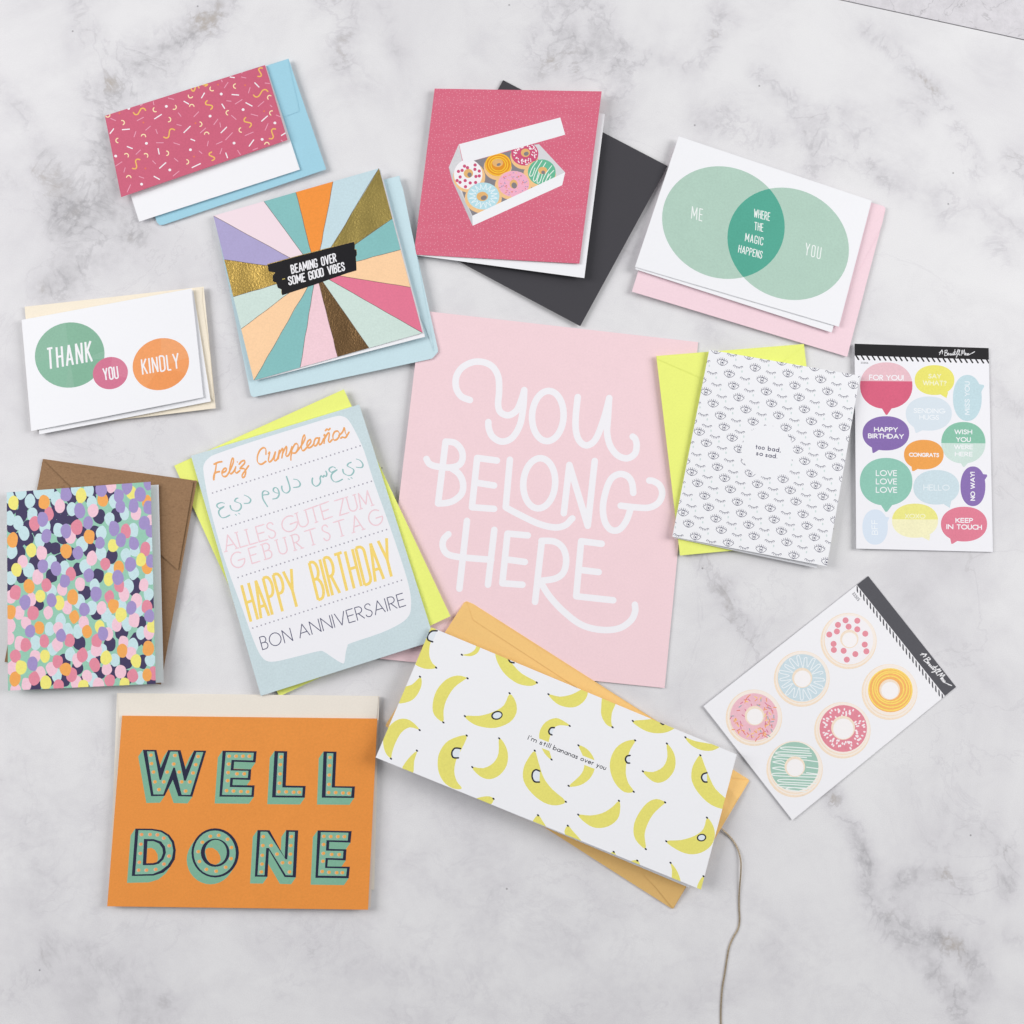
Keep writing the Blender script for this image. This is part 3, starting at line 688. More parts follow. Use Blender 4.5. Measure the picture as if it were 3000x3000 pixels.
for x, y, a, L_ in [(355,487,-15,50),(595,665,-38,52),(328,912,-55,46),(917,435,62,38),(940,850,80,34),(1230,575,62,42),(1335,340,-18,60),(1430,668,-62,46),(1330,170,112,38),(805,300,-12,32),(885,270,70,12)]:
    c_, s_ = math.cos(math.radians(a)), math.sin(math.radians(a))
    A.line([(x + c_ * u * L_ - s_ * v * 20, y + s_ * u * L_ + c_ * v * 20) for u, v in ((-1, -.2), (-.8, .75), (-.4, .9), (0, 0), (.4, -.9), (.8, -.75), (1, .2))], 10, (236, 190, 96), 5)
for x, y in [(572,446),(926,525),(1016,346),(1193,472),(1450,580),(1347,713),(1120,743),(767,797),(411,745),(163,848),(600,960),(372,1075),(268,463)]:
    A.ell(x, y, 12, 11, (242, 238, 242), n=10)
for x, y in [(387,577),(808,582),(403,948),(796,852),(1363,485),(1210,275),(990,270),(193,502)]: A.ell(x, y, 8, 8, (222, 120, 90), n=8)
card('pink sprinkle card with a short front flap over a white page',
     T([(75, 522), (1370, 112), (1553, 718), (207, 1180)]), [4.0, 6.0, 6.8, 6.2], paper((202, 98, 124)), A,
     inner=T([(80, 525), (1378, 114), (1652, 957), (352, 1378)]), zi=[3.0, 5.0, 4.5, 3.0])

# ---------------------------------------------------------------- sunburst card
T = crop(600, 470, .37267)
PB = paper((200, 225, 233), 'matte')
envelope('pale blue envelope under the striped sunburst card', T([(85, 484), (1530, 120), (1838, 1498), (360, 1860)]), [1.5, 5.0, 5.0, 3.0], PB,
         outline=T([(85, 484), (1530, 120), (1832, 1480), (1834, 1505), (1790, 1555), (1765, 1563), (385, 1860), (365, 1850), (357, 1828)]),
         flaps=[('flap', T([(1150, 214), (1526, 126), (1560, 230), (1680, 820), (1802, 1500), (1740, 1330), (1500, 800)]), .3, None)])
A = Art(600, 470, .37267)
C = (875, 878)
R_ = [(70, 437), (465, 322), (715, 248), (1008, 168), (1370, 62), (1478, 455), (1545, 700), (1618, 998), (1710, 1355), (1290, 1472), (1045, 1547), (748, 1634), (385, 1730), (285, 1325), (225, 1072), (155, 780)]
Kc = [((240, 221, 229), 'ink', 'pale pink ray'), ((133, 190, 190), 'ink', 'teal ray'), ((242, 148, 62), 'ink', 'orange ray'), ((196, 219, 227), 'ink', 'light blue ray'),
      ((184, 164, 96), 'foil', 'gold foil ray'), ((133, 190, 190), 'ink', 'teal ray'), ((249, 208, 165), 'ink', 'peach ray'), ((226, 120, 148), 'ink', 'hot pink ray'),
      ((205, 224, 217), 'ink', 'mint ray'), ((132, 104, 72), 'foil', 'gold foil ray'), ((240, 205, 214), 'ink', 'pink ray'), ((133, 190, 190), 'ink', 'teal ray'),
      ((249, 208, 165), 'ink', 'peach ray'), ((205, 224, 217), 'ink', 'mint ray'), ((196, 166, 92), 'foil', 'gold foil ray'), ((172, 164, 206), 'ink', 'lavender ray')]
far = lambda p: (C[0] + (p[0] - C[0]) * 1.03, C[1] + (p[1] - C[1]) * 1.03)
for i, (col, kd, lb) in enumerate(Kc):
    a, b_ = R_[i], R_[(i + 1) % 16]; random.seed(i)
    A.g('ray', i, lb); A.poly([C, far(a), far(b_)], col, kd)
A.g('ray_outline', 0, 'thin dark lines between the rays')
for i, a in enumerate(R_):
    random.seed(i + 40)
    pts = []
    for k in range(9):
        f = .12 + .88 * k / 8; j = random.uniform(-3, 3) if 0 < k < 8 else 0
        pts.append((C[0] + (a[0] - C[0]) * f + j, C[1] + (a[1] - C[1]) * f + j))
    A.line(pts, 3.8, (108, 92, 84), 0, cap=False)
A.g('message_band', 0, 'black brushed band with gold edge')
bandp = [(492, 820), (600, 790), (800, 735), (1172, 640), (1180, 665), (1178, 700), (1192, 704), (1195, 745), (1186, 758), (1190, 800), (1193, 865), (1110, 890), (860, 978), (610, 1060), (604, 1048), (604, 1015), (575, 1002), (562, 960), (536, 952), (533, 908), (555, 882), (503, 872)]
A.poly([(x + (-3 if x < 700 else 1), y - 5) for x, y in bandp], (196, 170, 110), 'foil')
A.poly(bandp, (20, 19, 24))
A.line([(608, 934), (630, 930)], 5, (226, 205, 110), 0, cap=False)
A.g('lettering', 0, 'white capitals BEAMING OVER SOME GOOD VIBES')
A.text('BEAMING', (686, 888), (886, 836), (-10, -62), 10, (240, 240, 244), .2, TALL)
A.text('OVER', (924, 826), (1034, 793), (-10, -62), 10, (240, 240, 244), .2, TALL)
A.text('SOME', (664, 978), (790, 948), (-10, -60), 10, (240, 240, 244), .18, TALL)
A.text('GOOD', (824, 938), (934, 906), (-10, -60), 10, (240, 240, 244), .18, TALL)
A.text('VIBES', (974, 896), (1100, 862), (-10, -60), 10, (240, 240, 244), .2, TALL)
card('square sunburst card in pastel and gold foil rays with a black message band', T([(68, 435), (1370, 62), (1712, 1355), (385, 1730)]), [4.2, 8.6, 9.0, 5.8],
     WHITE, A, inner=T([(72, 440), (1384, 76), (1732, 1386), (393, 1734)]), zi=[3.5, 7.6, 8.2, 5.1])

# ---------------------------------------------------------------- donut box card
T = crop(1200, 220, .40373)
envelope('black envelope turned askew under the donut box card', T([(678, 36), (1872, 660), (1238, 1822), (55, 1192)]), [1.5, 2.5, 3.0, 1.5], paper((66, 65, 70), 'matte'))
A = Art(1290, 330, .19669)
TAN = (240, 196, 142); GRY = (132, 128, 132)
A.g('donut_box', 0, 'open white box of six donuts')
A.poly([(345, 755), (1420, 470), (1460, 470), (1790, 930), (480, 1540), (185, 930)], (136, 132, 138))
A.poly([(275, 470), (335, 755), (430, 745), (250, 930), (350, 1250), (480, 1540), (480, 1685), (175, 1005), (125, 815)], (212, 212, 216))
A.poly([(125, 815), (175, 1005), (480, 1685), (472, 1545), (185, 930)], (196, 197, 202))
A.poly([(1395, 480), (1470, 470), (1860, 890), (1700, 1000), (1460, 700)], (214, 214, 218))
def donut(k, lb, body, ice, icol, hole, hc):
    A.g('donut', k, lb)
    A.ell(*body, TAN); A.ell(*ice, icol); A.ell(*hole, (228, 180, 116)); A.ell(*hc, GRY, rot=-20)
donut(0, 'donut with orange swirls', (855, 815, 208, 190), (862, 775, 198, 172), (228, 148, 42), (855, 748, 80, 62), (870, 772, 32, 20))
for r in (.93, .72, .55): A.ring(862, 775, 198 * r, 172 * r, 15, (246, 200, 60), 0, 26)
donut(1, 'hot pink donut with white dots', (1250, 655, 207, 190), (1258, 612, 203, 178), (204, 84, 122), (1268, 598, 68, 62), (1280, 612, 38, 30))
random.seed(3)
for i in range(70):
    a = random.uniform(0, 6.283); r = random.uniform(.5, .9); A.ell(1258 + 203 * r * math.cos(a), 612 + 178 * r * math.sin(a), 13, 9, (248, 236, 240), random.uniform(0, 90), n=7)
donut(2, 'white donut with pink dots', (430, 960, 240, 232), (415, 920, 212, 222), (242, 240, 244), (418, 905, 70, 68), (436, 925, 32, 36))
for x, y in [(360,797),(405,820),(518,780),(515,845),(580,870),(325,860),(270,875),(295,958),(250,1012),(293,1038),(370,1012),(445,1047),(525,1040),(375,1103),(530,950),(580,943)]: A.ell(x, y, 25, 25, (204, 84, 122), n=10)
donut(3, 'green donut with white zigzags', (1480, 925, 242, 215), (1512, 888, 207, 192), (104, 184, 150), (1525, 862, 68, 55), (1532, 890, 30, 30))
for a, b_ in [((1445, 715), (1330, 930)), ((1515, 715), (1385, 1000)), ((1570, 745), (1440, 1030)), ((1660, 790), (1520, 1030)), ((1690, 860), (1560, 1040))]:
    mx_, my_ = (a[0] + b_[0]) / 2, (a[1] + b_[1]) / 2
    A.line([a, (mx_ - 18, my_), b_, (b_[0] + 40, b_[1] + 5), (mx_ + 22, my_)], 11, (238, 244, 240), 5)
A.ell(1525, 862, 62, 50, (228, 180, 116)); A.ell(1532, 890, 28, 28, GRY)
donut(4, 'pink donut with sprinkles', (1085, 1085, 272, 218), (1092, 1062, 232, 194), (240, 176, 200), (1092, 1065, 60, 66), (1100, 1085, 40, 46))
random.seed(5)
for i in range(62):
    a = random.uniform(0, 6.283); r = random.uniform(.42, .9); b_ = random.uniform(0, 3.14); x, y = 1092 + 232 * r * math.cos(a), 1062 + 194 * r * math.sin(a)
    A.line([(x, y), (x + 22 * math.cos(b_), y + 22 * math.sin(b_))], 9, random.choice([(214, 100, 110), (240, 190, 110), (150, 150, 180), (226, 130, 90)]), 0, cap=False)
donut(5, 'light blue donut with white drizzle', (640, 1275, 276, 228), (640, 1242, 240, 202), (184, 222, 232), (625, 1248, 86, 70), (648, 1268, 46, 34))
pts = []
for i in range(33):
    a = 6.283 * i / 32; r = .88 if i % 2 else .5; pts.append((640 + 240 * r * math.cos(a), 1242 + 202 * r * math.sin(a)))
A.line(pts, 9, (236, 244, 248), 3)
A.g('donut_box_front', 0, 'white lid and front wall of the box')
A.poly([(280, 470), (1787, 72), (1860, 328), (345, 757)], (238, 239, 243))
A.poly([(478, 1535), (1860, 888), (1815, 1080), (482, 1685)], (240, 241, 245))
card('hot pink speckled card with a drawing of an open donut box', T([(182, 98), (1394, 118), (1232, 1368), (30, 1302)]), [4.4, 9.5, 9.5, 5.0],
     paper((214, 106, 131), 'speckle'), A, inner=T([(186, 130), (1417, 282), (1268, 1473), (40, 1306)]), zi=[3.7, 6.0, 8.2, 4.3])

# ---------------------------------------------------------------- circles card ME YOU
T = crop(1840, 380, .40373)
PK = paper((242, 214, 223), 'matte')
envelope('pale pink envelope under the overlapping green circles card', T([(352, 118), (1868, 562), (1590, 1648), (28, 1175)]), [3.6, 2.0, 2.0, 3.6], PK,
         outline=T([(352, 118), (1850, 553), (1868, 568), (1864, 600), (1590, 1648), (28, 1175)]),
         flaps=[('flap', T([(1500, 480), (1860, 592), (1850, 660), (1832, 720), (1590, 1180)]), .28, None)])
A = Art(1840, 380, .40373); LG = (176, 205, 191)
def ellp(c, a, b_, n=64): return [(c[0] + a[0] * math.cos(t) + b_[0] * math.sin(t), c[1] + a[1] * math.cos(t) + b_[1] * math.sin(t)) for t in (2 * math.pi * i / n for i in range(n))]
e1_ = ellp((692, 674), (445, 32), (0, 408)); e2_ = ellp((1162, 828), (441, 44), (0, 406))
def clip(sub, cl):
    out = sub
    for i in range(len(cl)):
        a, b_ = cl[i], cl[(i + 1) % len(cl)]; inp = out; out = []
        f = lambda p: (b_[0] - a[0]) * (p[1] - a[1]) - (b_[1] - a[1]) * (p[0] - a[0])
        for j in range(len(inp)):
            p, r = inp[j - 1], inp[j]; fp, fr_ = f(p), f(r)
            if (fp >= 0) != (fr_ >= 0): t = fp / (fp - fr_); out.append((p[0] + (r[0] - p[0]) * t, p[1] + (r[1] - p[1]) * t))
            if fr_ >= 0: out.append(r)
    return out
A.g('printed_circle', 0, 'left green circle'); A.poly(e1_, LG)
A.g('printed_circle', 1, 'right green circle'); A.poly(e2_, LG)
A.g('circle_overlap', 0, 'dark green overlap of the two circles'); A.poly(clip(e1_, e2_), (84, 168, 148))
WL = (236, 242, 240)
A.g('lettering', 0, 'thin white letters ME'); A.text('ME', (460, 642), (536, 662), (6, -84), 7, WL, .25, TALL)
A.g('lettering', 1, 'thin white letters YOU'); A.text('YOU', (1284, 905), (1392, 938), (10, -82), 7, WL, .3, TALL)
A.g('lettering', 2, 'white letters WHERE THE MAGIC HAPPENS')
A.text('WHERE', (914, 632), (1026, 660), (4, -56), 6, WL, .2, TALL); A.text('THE', (918, 725), (978, 738), (2, -54), 6, WL, .2, TALL)
A.text('MAGIC', (850, 806), (976, 838), (5, -54), 6, WL, .25, TALL); A.text('HAPPENS', (800, 888), (968, 934), (8, -50), 6, WL, .2, TALL)
card('white card with two overlapping green circles marked ME and YOU', T([(368, 48), (1768, 515), (1530, 1430), (50, 995)]), [5.6, 4.2, 4.8, 6.0], WHITE, A,
     inner=T([(374, 62), (1745, 520), (1478, 1472), (52, 1012)]), zi=[4.9, 3.6, 4.1, 5.3])

# ---------------------------------------------------------------- THANK YOU KINDLY card
T = crop(40, 820, .32091)
CR = paper((243, 233, 214), 'matte')
envelope('cream envelope behind the thank you circles card', T([(100, 245), (1735, 62), (1845, 1172), (200, 1372)]), [2, 4, 3.6, 1.6], CR,
         flaps=[('flap', T([(1400, 104), (1722, 70), (1722, 200), (1795, 690), (1828, 1110), (1600, 800)]), .3, None)])
A = Art(40, 820, .32091)
def circ(k, lb, c, a, b_, col):
    A.g('printed_circle', k, lb); A.ell(c[0], c[1], 0, 0, col, A=a, B=b_, n=48)
circ(0, 'green circle', (512, 686), (318, -20), (10, 298), (138, 183, 160))
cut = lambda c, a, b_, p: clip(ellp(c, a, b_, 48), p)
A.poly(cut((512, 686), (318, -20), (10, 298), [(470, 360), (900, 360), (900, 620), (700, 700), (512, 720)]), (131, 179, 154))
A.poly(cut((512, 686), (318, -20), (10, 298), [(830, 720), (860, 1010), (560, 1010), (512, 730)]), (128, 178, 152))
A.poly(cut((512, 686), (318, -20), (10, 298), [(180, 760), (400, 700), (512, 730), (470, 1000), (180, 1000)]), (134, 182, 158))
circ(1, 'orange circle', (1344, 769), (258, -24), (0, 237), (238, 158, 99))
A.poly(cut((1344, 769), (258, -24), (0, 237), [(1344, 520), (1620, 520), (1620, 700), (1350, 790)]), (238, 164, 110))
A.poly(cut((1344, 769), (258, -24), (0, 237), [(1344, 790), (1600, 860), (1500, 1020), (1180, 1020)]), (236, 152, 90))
circ(2, 'small pink circle', (883, 851), (160, -14), (6, 147), (208, 116, 145))
A.poly(cut((883, 851), (160, -14), (6, 147), [(900, 690), (1060, 690), (1060, 900), (883, 860)]), (212, 126, 152))
for k, (tx, p0, p1, up, w_, gp) in enumerate([('THANK', (316, 816), (716, 744), (-12, -186), 19, .27), ('YOU', (828, 917), (956, 896), (-14, -108), 13, .2), ('KINDLY', (1180, 864), (1512, 806), (-14, -138), 14, .22)]):
    A.g('lettering', k, 'white capitals ' + tx); A.text(tx, p0, p1, up, w_, (240, 240, 244), gp, TALL, cap=False)
card('white thank you card with green, pink and orange circles', T([(72, 365), (1625, 78), (1732, 1072), (160, 1380)]), [4.2, 7.0, 6.8, 4.4], WHITE, A, bu=.8,
     inner=T([(85, 372), (1640, 95), (1800, 1110), (235, 1410)]), zi=[3.4, 5.4, 5.4, 3.5])

# ---------------------------------------------------------------- confetti dots card
T = crop(0, 1330, .37783)
KR = paper((150, 118, 88), 'kraft')
envelope('brown kraft paper envelope behind the confetti dots card', T([(332, 38), (1527, 208), (1248, 1788), (35, 1612)]), [1.5, 4.0, 3.5, 1.5], KR,
         flaps=[('flap', T([(345, 50), (640, 105), (930, 170), (1240, 188), (1500, 214), (1380, 900), (1000, 560), (600, 300)]), .8, None)])
A = Art(0, 1330, .37783); A.g('confetti_print', 0, 'overlapping printed dots in eight colours')
random.seed(11)
CONF = {
 (62, 54, 92): [(110,300),(165,350),(235,300),(170,465),(300,420),(405,310),(500,432),(430,450),(555,345),(770,485),(850,315),(900,480),(735,262),(700,330),(95,570),(215,570),(487,517),(420,560),(565,500),(215,660),(145,670),(155,765),(430,730),(365,730),(490,650),(630,610),(740,610),(695,740),(865,795),(550,780),(275,845),(465,825),(75,860),(165,950),(605,895),(400,945),(762,945),(660,1075),(1045,1000),(1045,1045),(295,1165),(750,1230),(1090,1310),(945,1385),(615,1460),(855,1475),(1055,1440),(1135,1450),(975,1615),(1105,1610),(600,1665),(770,1700),(500,1600),(500,1755),(275,1805),(380,1750),(660,1765),(740,1590),(980,1730),(1185,1770),(1185,1145),(870,1690),(70,1030),(300,610),(130,830),(440,380),(270,380),(80,420),(185,400),(215,280),(330,330),(530,300)],
 (196, 224, 229): [(232,362),(435,350),(160,300),(300,290),(378,290),(250,470),(560,430),(140,535),(712,380),(885,365),(965,460),(850,505),(345,565),(455,590),(185,615),(310,670),(787,615),(1035,590),(635,700),(90,760),(785,770),(975,785),(400,840),(225,900),(85,960),(660,870),(500,880),(870,905),(1035,920),(735,1020),(400,1060),(990,1030),(1150,1090),(615,1140),(710,1195),(825,1245),(470,1290),(385,1360),(605,1375),(525,1370),(870,1310),(985,1320),(1095,1390),(275,1460),(410,1510),(545,1555),(700,1570),(890,1600),(1165,1600),(440,1720),(720,1750),(1085,1740),(1165,960),(1165,700),(70,500),(70,330),(1045,745),(690,280),(590,270),(940,1180),(1080,1210),(790,1520),(1030,1480)],
 (240, 198, 213): [(462,405),(722,440),(545,640),(325,770),(175,835),(712,808),(292,952),(620,1008),(1115,1018),(480,1050),(85,1110),(960,1085),(243,1125),(1055,1140),(787,1195),(150,1230),(375,1228),(520,1190),(200,1312),(650,1310),(75,1325),(450,1350),(905,1325),(1040,1285),(840,1395),(155,1470),(75,1430),(445,1475),(1155,1380),(957,1460),(745,1515),(1015,1545),(600,1600),(400,1665),(90,1660),(828,1665),(935,1690),(315,1705),(205,1785),(590,1770),(675,1722),(765,1790),(1055,460),(860,250),(120,1825),(270,1570),(1170,520)],
 (224, 138, 158): [(380,465),(268,542),(597,565),(975,598),(550,930),(1127,735),(815,852),(358,1018),(120,1075),(258,1235),(850,1105),(925,1020),(1138,1185),(540,1447),(345,1452),(200,1480),(120,1565),(445,1608),(640,1558),(735,1635),(555,1710),(850,1757),(1030,1722),(750,1445),(265,1740),(455,1800),(1195,1700)],
 (240, 168, 88): [(342,375),(795,352),(97,668),(692,642),(512,752),(922,880),(1142,880),(227,1025),(563,1112),(880,1178),(577,1262),(305,1345),(675,1377),(945,1525),(1148,1505),(507,1668),(118,1745),(1142,1710),(80,1225),(1140,370)],
 (238, 230, 125): [(103,380),(628,325),(1015,298),(243,745),(878,712),(127,900),(1095,820),(845,972),(315,1102),(460,1152),(935,1245),(775,1338),(350,1568),(163,1655),(822,1580),(1055,1605),(355,1775),(965,1780),(1180,1335),(645,1800)],
 (160, 144, 198): [(785,272),(985,255),(510,312),(920,322),(1087,312),(935,408),(1037,402),(617,438),(330,505),(685,532),(1118,535),(885,575),(512,598),(360,632),(938,668),(773,690),(1037,692),(603,768),(332,870),(435,890),(1012,855),(687,938),(503,985),(915,958),(193,1150),(400,1135),(745,1088),(655,1207),(1017,1195),(235,1375),(473,1408),(800,1392),(252,1628),(1160,1255),(1155,415),(1150,225),(1170,830),(1168,600)]}
inq = T([(52, 298), (1168, 215), (1208, 1782), (62, 1835)])
for col, lst in CONF.items():
    for x, y in lst:
        sc_ = random.uniform(.92, 1.08); sq = 1.0 if y < 1500 else .96
        if col == (62, 54, 92):
            pp = [(x + 47 * sc_ * r_ * math.cos(a), y + 56 * sc_ * r_ * math.sin(a)) for a, r_ in ((2 * math.pi * i / 10, random.uniform(.88, 1.1)) for i in range(10))]
            A.poly(pp, col, smooth=2)
        else: A.poly([(x + 41.5 * sc_ * r_ * math.cos(a), y + 55.5 * sc_ * sq * r_ * math.sin(a)) for a, r_ in ((2 * math.pi * i / 8 + .2, random.uniform(.9, 1.1)) for i in range(8))], col, smooth=3)
card('card covered in overlapping confetti dots on mint green', inq, [6.5, 10.5, 12.5, 8.0], paper((148, 200, 178)), A, bu=-1.5,
     inner=T([(66, 305), (1230, 238), (1270, 1772), (80, 1800)]), zi=[3.4, 6.0, 6.0, 3.4])

# ---------------------------------------------------------------- languages birthday card
T = crop(500, 1130, .47619)
NE = paper((236, 244, 128), 'matte')
envelope('neon yellow envelope under the pale blue birthday card', T([(22, 492), (1065, 22), (1722, 1418), (668, 1912)]), [1.5, 4.5, 6.0, 2.0], NE)
A = Art(500, 1130, .47619)
A.g('speech_bubble_print', 0, 'white printed speech bubble')
A.poly([(203, 540), (207, 480), (235, 445), (280, 420), (500, 345), (780, 258), (1000, 192), (1055, 188), (1095, 213), (1140, 290), (1190, 400), (1250, 590), (1350, 870), (1440, 1140), (1475, 1280), (1478, 1370), (1462, 1420), (1410, 1465), (1290, 1522), (1110, 1583), (1088, 1602), (1076, 1650), (1068, 1703), (1050, 1705), (1000, 1675), (945, 1638), (905, 1634), (750, 1673), (640, 1697), (585, 1690), (545, 1645), (500, 1540), (440, 1370), (330, 1065), (245, 760)], (240, 240, 245), 'board', smooth=3)
for (a, b_, n_) in (((258, 660), (1165, 370), 0), ((322, 878), (1235, 588), 1), ((415, 1180), (1328, 885), 2), ((505, 1491), (1420, 1197), 3)):
    A.g('dotted_line', n_)
    for i in range(36):
        f = i / 35; A.ell(a[0] + (b_[0] - a[0]) * f, a[1] + (b_[1] - a[1]) * f, 5.2, 5.2, (168, 166, 178), n=8)
OR = (238, 170, 106)
A.frame(600, 1220, .2588)
A.g('lettering', 0, 'orange script Feliz Cumpleanos')
nb = (62, .45)
for st in [[(107, 540), (150, 520), (192, 513)], [(130, 530), (125, 590), (112, 650), (102, 715), (98, 690), (110, 640)], [(118, 640), (140, 630), (165, 625)],
           [(195, 640), (235, 620), (245, 590), (220, 590), (195, 630), (200, 670), (235, 680), (270, 640), (320, 530), (325, 480), (310, 480), (290, 550), (280, 620), (295, 650), (325, 625), (345, 590)],
           [(350, 570), (342, 620), (360, 640), (395, 615)], [(366, 512), (370, 520)],
           [(390, 540), (415, 510), (450, 500), (450, 530), (415, 570), (400, 590), (440, 590), (465, 620), (450, 680), (425, 690), (425, 660), (460, 610), (495, 560)],
           [(692, 430), (690, 370), (660, 355), (620, 390), (595, 460), (600, 520), (640, 542), (690, 510)],
           [(722, 420), (735, 405), (725, 460), (720, 500), (735, 515), (770, 480), (800, 400), (790, 450), (785, 490), (800, 500), (825, 470), (845, 380), (840, 430), (832, 480)],
           [(838, 430), (870, 375), (885, 365), (880, 420), (872, 470)], [(880, 420), (915, 350), (928, 345), (925, 390), (918, 440), (935, 450), (960, 420), (985, 350)],
           [(985, 340), (985, 400), (975, 450), (975, 495)], [(985, 380), (1020, 315), (1050, 315), (1055, 360), (1030, 410), (1000, 415)],
           [(1040, 400), (1100, 320), (1135, 250), (1128, 212), (1110, 240), (1095, 320), (1098, 375), (1120, 385), (1160, 345), (1200, 290), (1195, 262), (1165, 285), (1155, 330), (1170, 355), (1205, 345), (1235, 310)],
           [(1290, 245), (1255, 250), (1235, 300), (1245, 335), (1275, 310), (1300, 240), (1292, 290), (1300, 320), (1325, 300), (1345, 250)],
           [(1350, 215), (1360, 205), (1355, 260), (1350, 305)], [(1356, 255), (1390, 195), (1410, 190), (1405, 240), (1400, 280), (1415, 290), (1440, 265)],
           [(1366, 160), (1384, 144), (1400, 153), (1417, 138)],
           [(1500, 165), (1470, 175), (1450, 220), (1460, 265), (1495, 260), (1525, 215), (1515, 175), (1500, 165)], [(1520, 215), (1560, 175), (1580, 125), (1590, 180), (1605, 215), (1590, 240), (1560, 235), (1540, 245)], [(1600, 235), (1620, 200), (1632, 180)]]:
    A.line(st, 22, OR, 4, nib=nb)
A.g('lettering', 1, 'teal Arabic lettering'); TL_ = (150, 192, 192); nb = (20, .45)
for dx_, dy_, sts in [
    (0, 0, [[(225, 985), (190, 975), (148, 990), (137, 1015), (165, 1040), (215, 1022), (165, 1060), (160, 1100), (185, 1140), (225, 1145), (282, 1118)],
            [(375, 925), (355, 930), (340, 960), (375, 975), (405, 990), (412, 1030), (385, 1065), (340, 1070), (300, 1050), (288, 1010)], [(345, 1110), (360, 1118)], [(380, 1098), (398, 1105)],
            [(445, 890), (490, 910), (520, 945), (500, 980), (445, 985)]]),
    (0, 0, [[(660, 890), (720, 880), (715, 855), (680, 842), (655, 860), (655, 920), (675, 965), (710, 1020)],
            [(840, 870), (800, 862), (775, 840), (785, 810), (815, 810), (838, 850), (840, 890), (815, 925), (770, 935)],
            [(925, 680), (945, 740), (962, 800), (960, 840), (925, 868), (888, 850), (872, 815), (872, 790)],
            [(1005, 710), (1050, 720), (1080, 760), (1065, 795), (1005, 805)]]),
    (0, 0, [[(1370, 620), (1382, 650), (1370, 680), (1350, 668), (1340, 690), (1318, 672), (1305, 700), (1310, 740), (1290, 775), (1255, 790), (1222, 765), (1215, 725), (1220, 700)],
            [(1480, 585), (1450, 570), (1415, 585), (1408, 610), (1435, 632), (1495, 605), (1440, 650), (1432, 695), (1460, 735), (1500, 740), (1558, 712)],
            [(1655, 520), (1625, 535), (1615, 560), (1650, 580), (1682, 600), (1685, 630), (1655, 665), (1610, 665), (1572, 640), (1562, 600)], [(1622, 705), (1638, 714)], [(1655, 692), (1670, 702)],
            [(1715, 482), (1760, 500), (1790, 545), (1775, 578), (1715, 575)]])]:
    for st in sts: A.line(st, 18, TL_, 4, nib=nb)
A.frame(500, 1130, .47619)
A.g('lettering', 2, 'pale pink serif capitals ALLES GUTE ZUM GEBURTSTAG'); PP = (238, 208, 216)
up_ = (-24, -92)
A.text('ALLES', (340, 1020), (652, 930), up_, 8.5, PP, .2, serif=12); A.text('GUTE', (698, 912), (986, 808), up_, 8.5, PP, .18, serif=12); A.text('ZUM', (1040, 798), (1242, 736), up_, 8.5, PP, .2, serif=12)
A.text('GEBURTSTAG', (384, 1130), (1304, 848), up_, 8.5, PP, .52, serif=12)
A.g('lettering', 3, 'tall yellow capitals HAPPY BIRTHDAY'); YY = (245, 215, 118)
A.text('HAPPY', (494, 1452), (800, 1352), (-58, -225), 18, YY, .16, TALL, cap=False); A.text('BIRTHDAY', (908, 1318), (1384, 1166), (-56, -228), 18, YY, .16, TALL, cap=False)
A.g('lettering', 4, 'thin navy capitals BON ANNIVERSAIRE'); NV = (84, 84, 112)
A.text('BON', (566, 1624), (752, 1568), (-20, -76), 5.6, NV, .2); A.text('ANNIVERSAIRE', (796, 1552), (1446, 1352), (-20, -76), 5.6, NV, .17)
card('pale blue birthday card with a speech bubble in five languages', T([(125, 432), (1160, 115), (1624, 1568), (555, 1908)]), [3.4, 6.0, 7.5, 5.2], paper((203, 220, 225)), A, t=.9, bu=.7)

# ---------------------------------------------------------------- WELL DONE card
T = crop(300, 2000, .43478)
IV = paper((236, 229, 218), 'matte')
envelope('ivory envelope showing above the orange lettered card', T([(98, 70), (1866, 90), (1832, 1395), (50, 1365)]), [3.7, 3.3, 1.6, 1.4], IV, t=.8,
         flaps=[('flap', T([(104, 74), (1860, 92), (1848, 240), (1700, 420), (300, 400), (110, 240)]), .35, None)])
A = Art(300, 2000, .43478); NVY = (38, 40, 66); GR = (134, 184, 160); GD = (128, 180, 154)
def sweep(pts, d, col):
    A.poly([(x + d[0], y + d[1]) for x, y in pts], col)
    for i in range(len(pts)):
        p, r = pts[i], pts[(i + 1) % len(pts)]
        if math.dist(p, r) > 1: A.poly([p, r, (r[0] + d[0], r[1] + d[1]), (p[0] + d[0], p[1] + d[1])], col)
D_outer = [(222, 983), (335, 984), (400, 995), (450, 1025), (483, 1070), (495, 1130), (488, 1190), (458, 1240), (410, 1280), (345, 1300), (198, 1303)]
D_in = [(243, 994), (335, 995), (395, 1006), (440, 1035), (468, 1078), (477, 1132), (468, 1186), (440, 1230), (395, 1265), (340, 1289), (220, 1292)]
D_r = [(280, 1053), (345, 1054), (395, 1070), (422, 1105), (428, 1145), (412, 1190), (380, 1220), (345, 1229), (272, 1230)]
D_h = [(304, 1068), (345, 1068), (382, 1084), (404, 1115), (408, 1148), (396, 1182), (370, 1207), (340, 1216), (296, 1217)]
el_ = lambda cx, cy, rx, ry: [(cx + rx * math.cos(2 * math.pi * i / 32), cy + ry * math.sin(2 * math.pi * i / 32)) for i in range(32)]
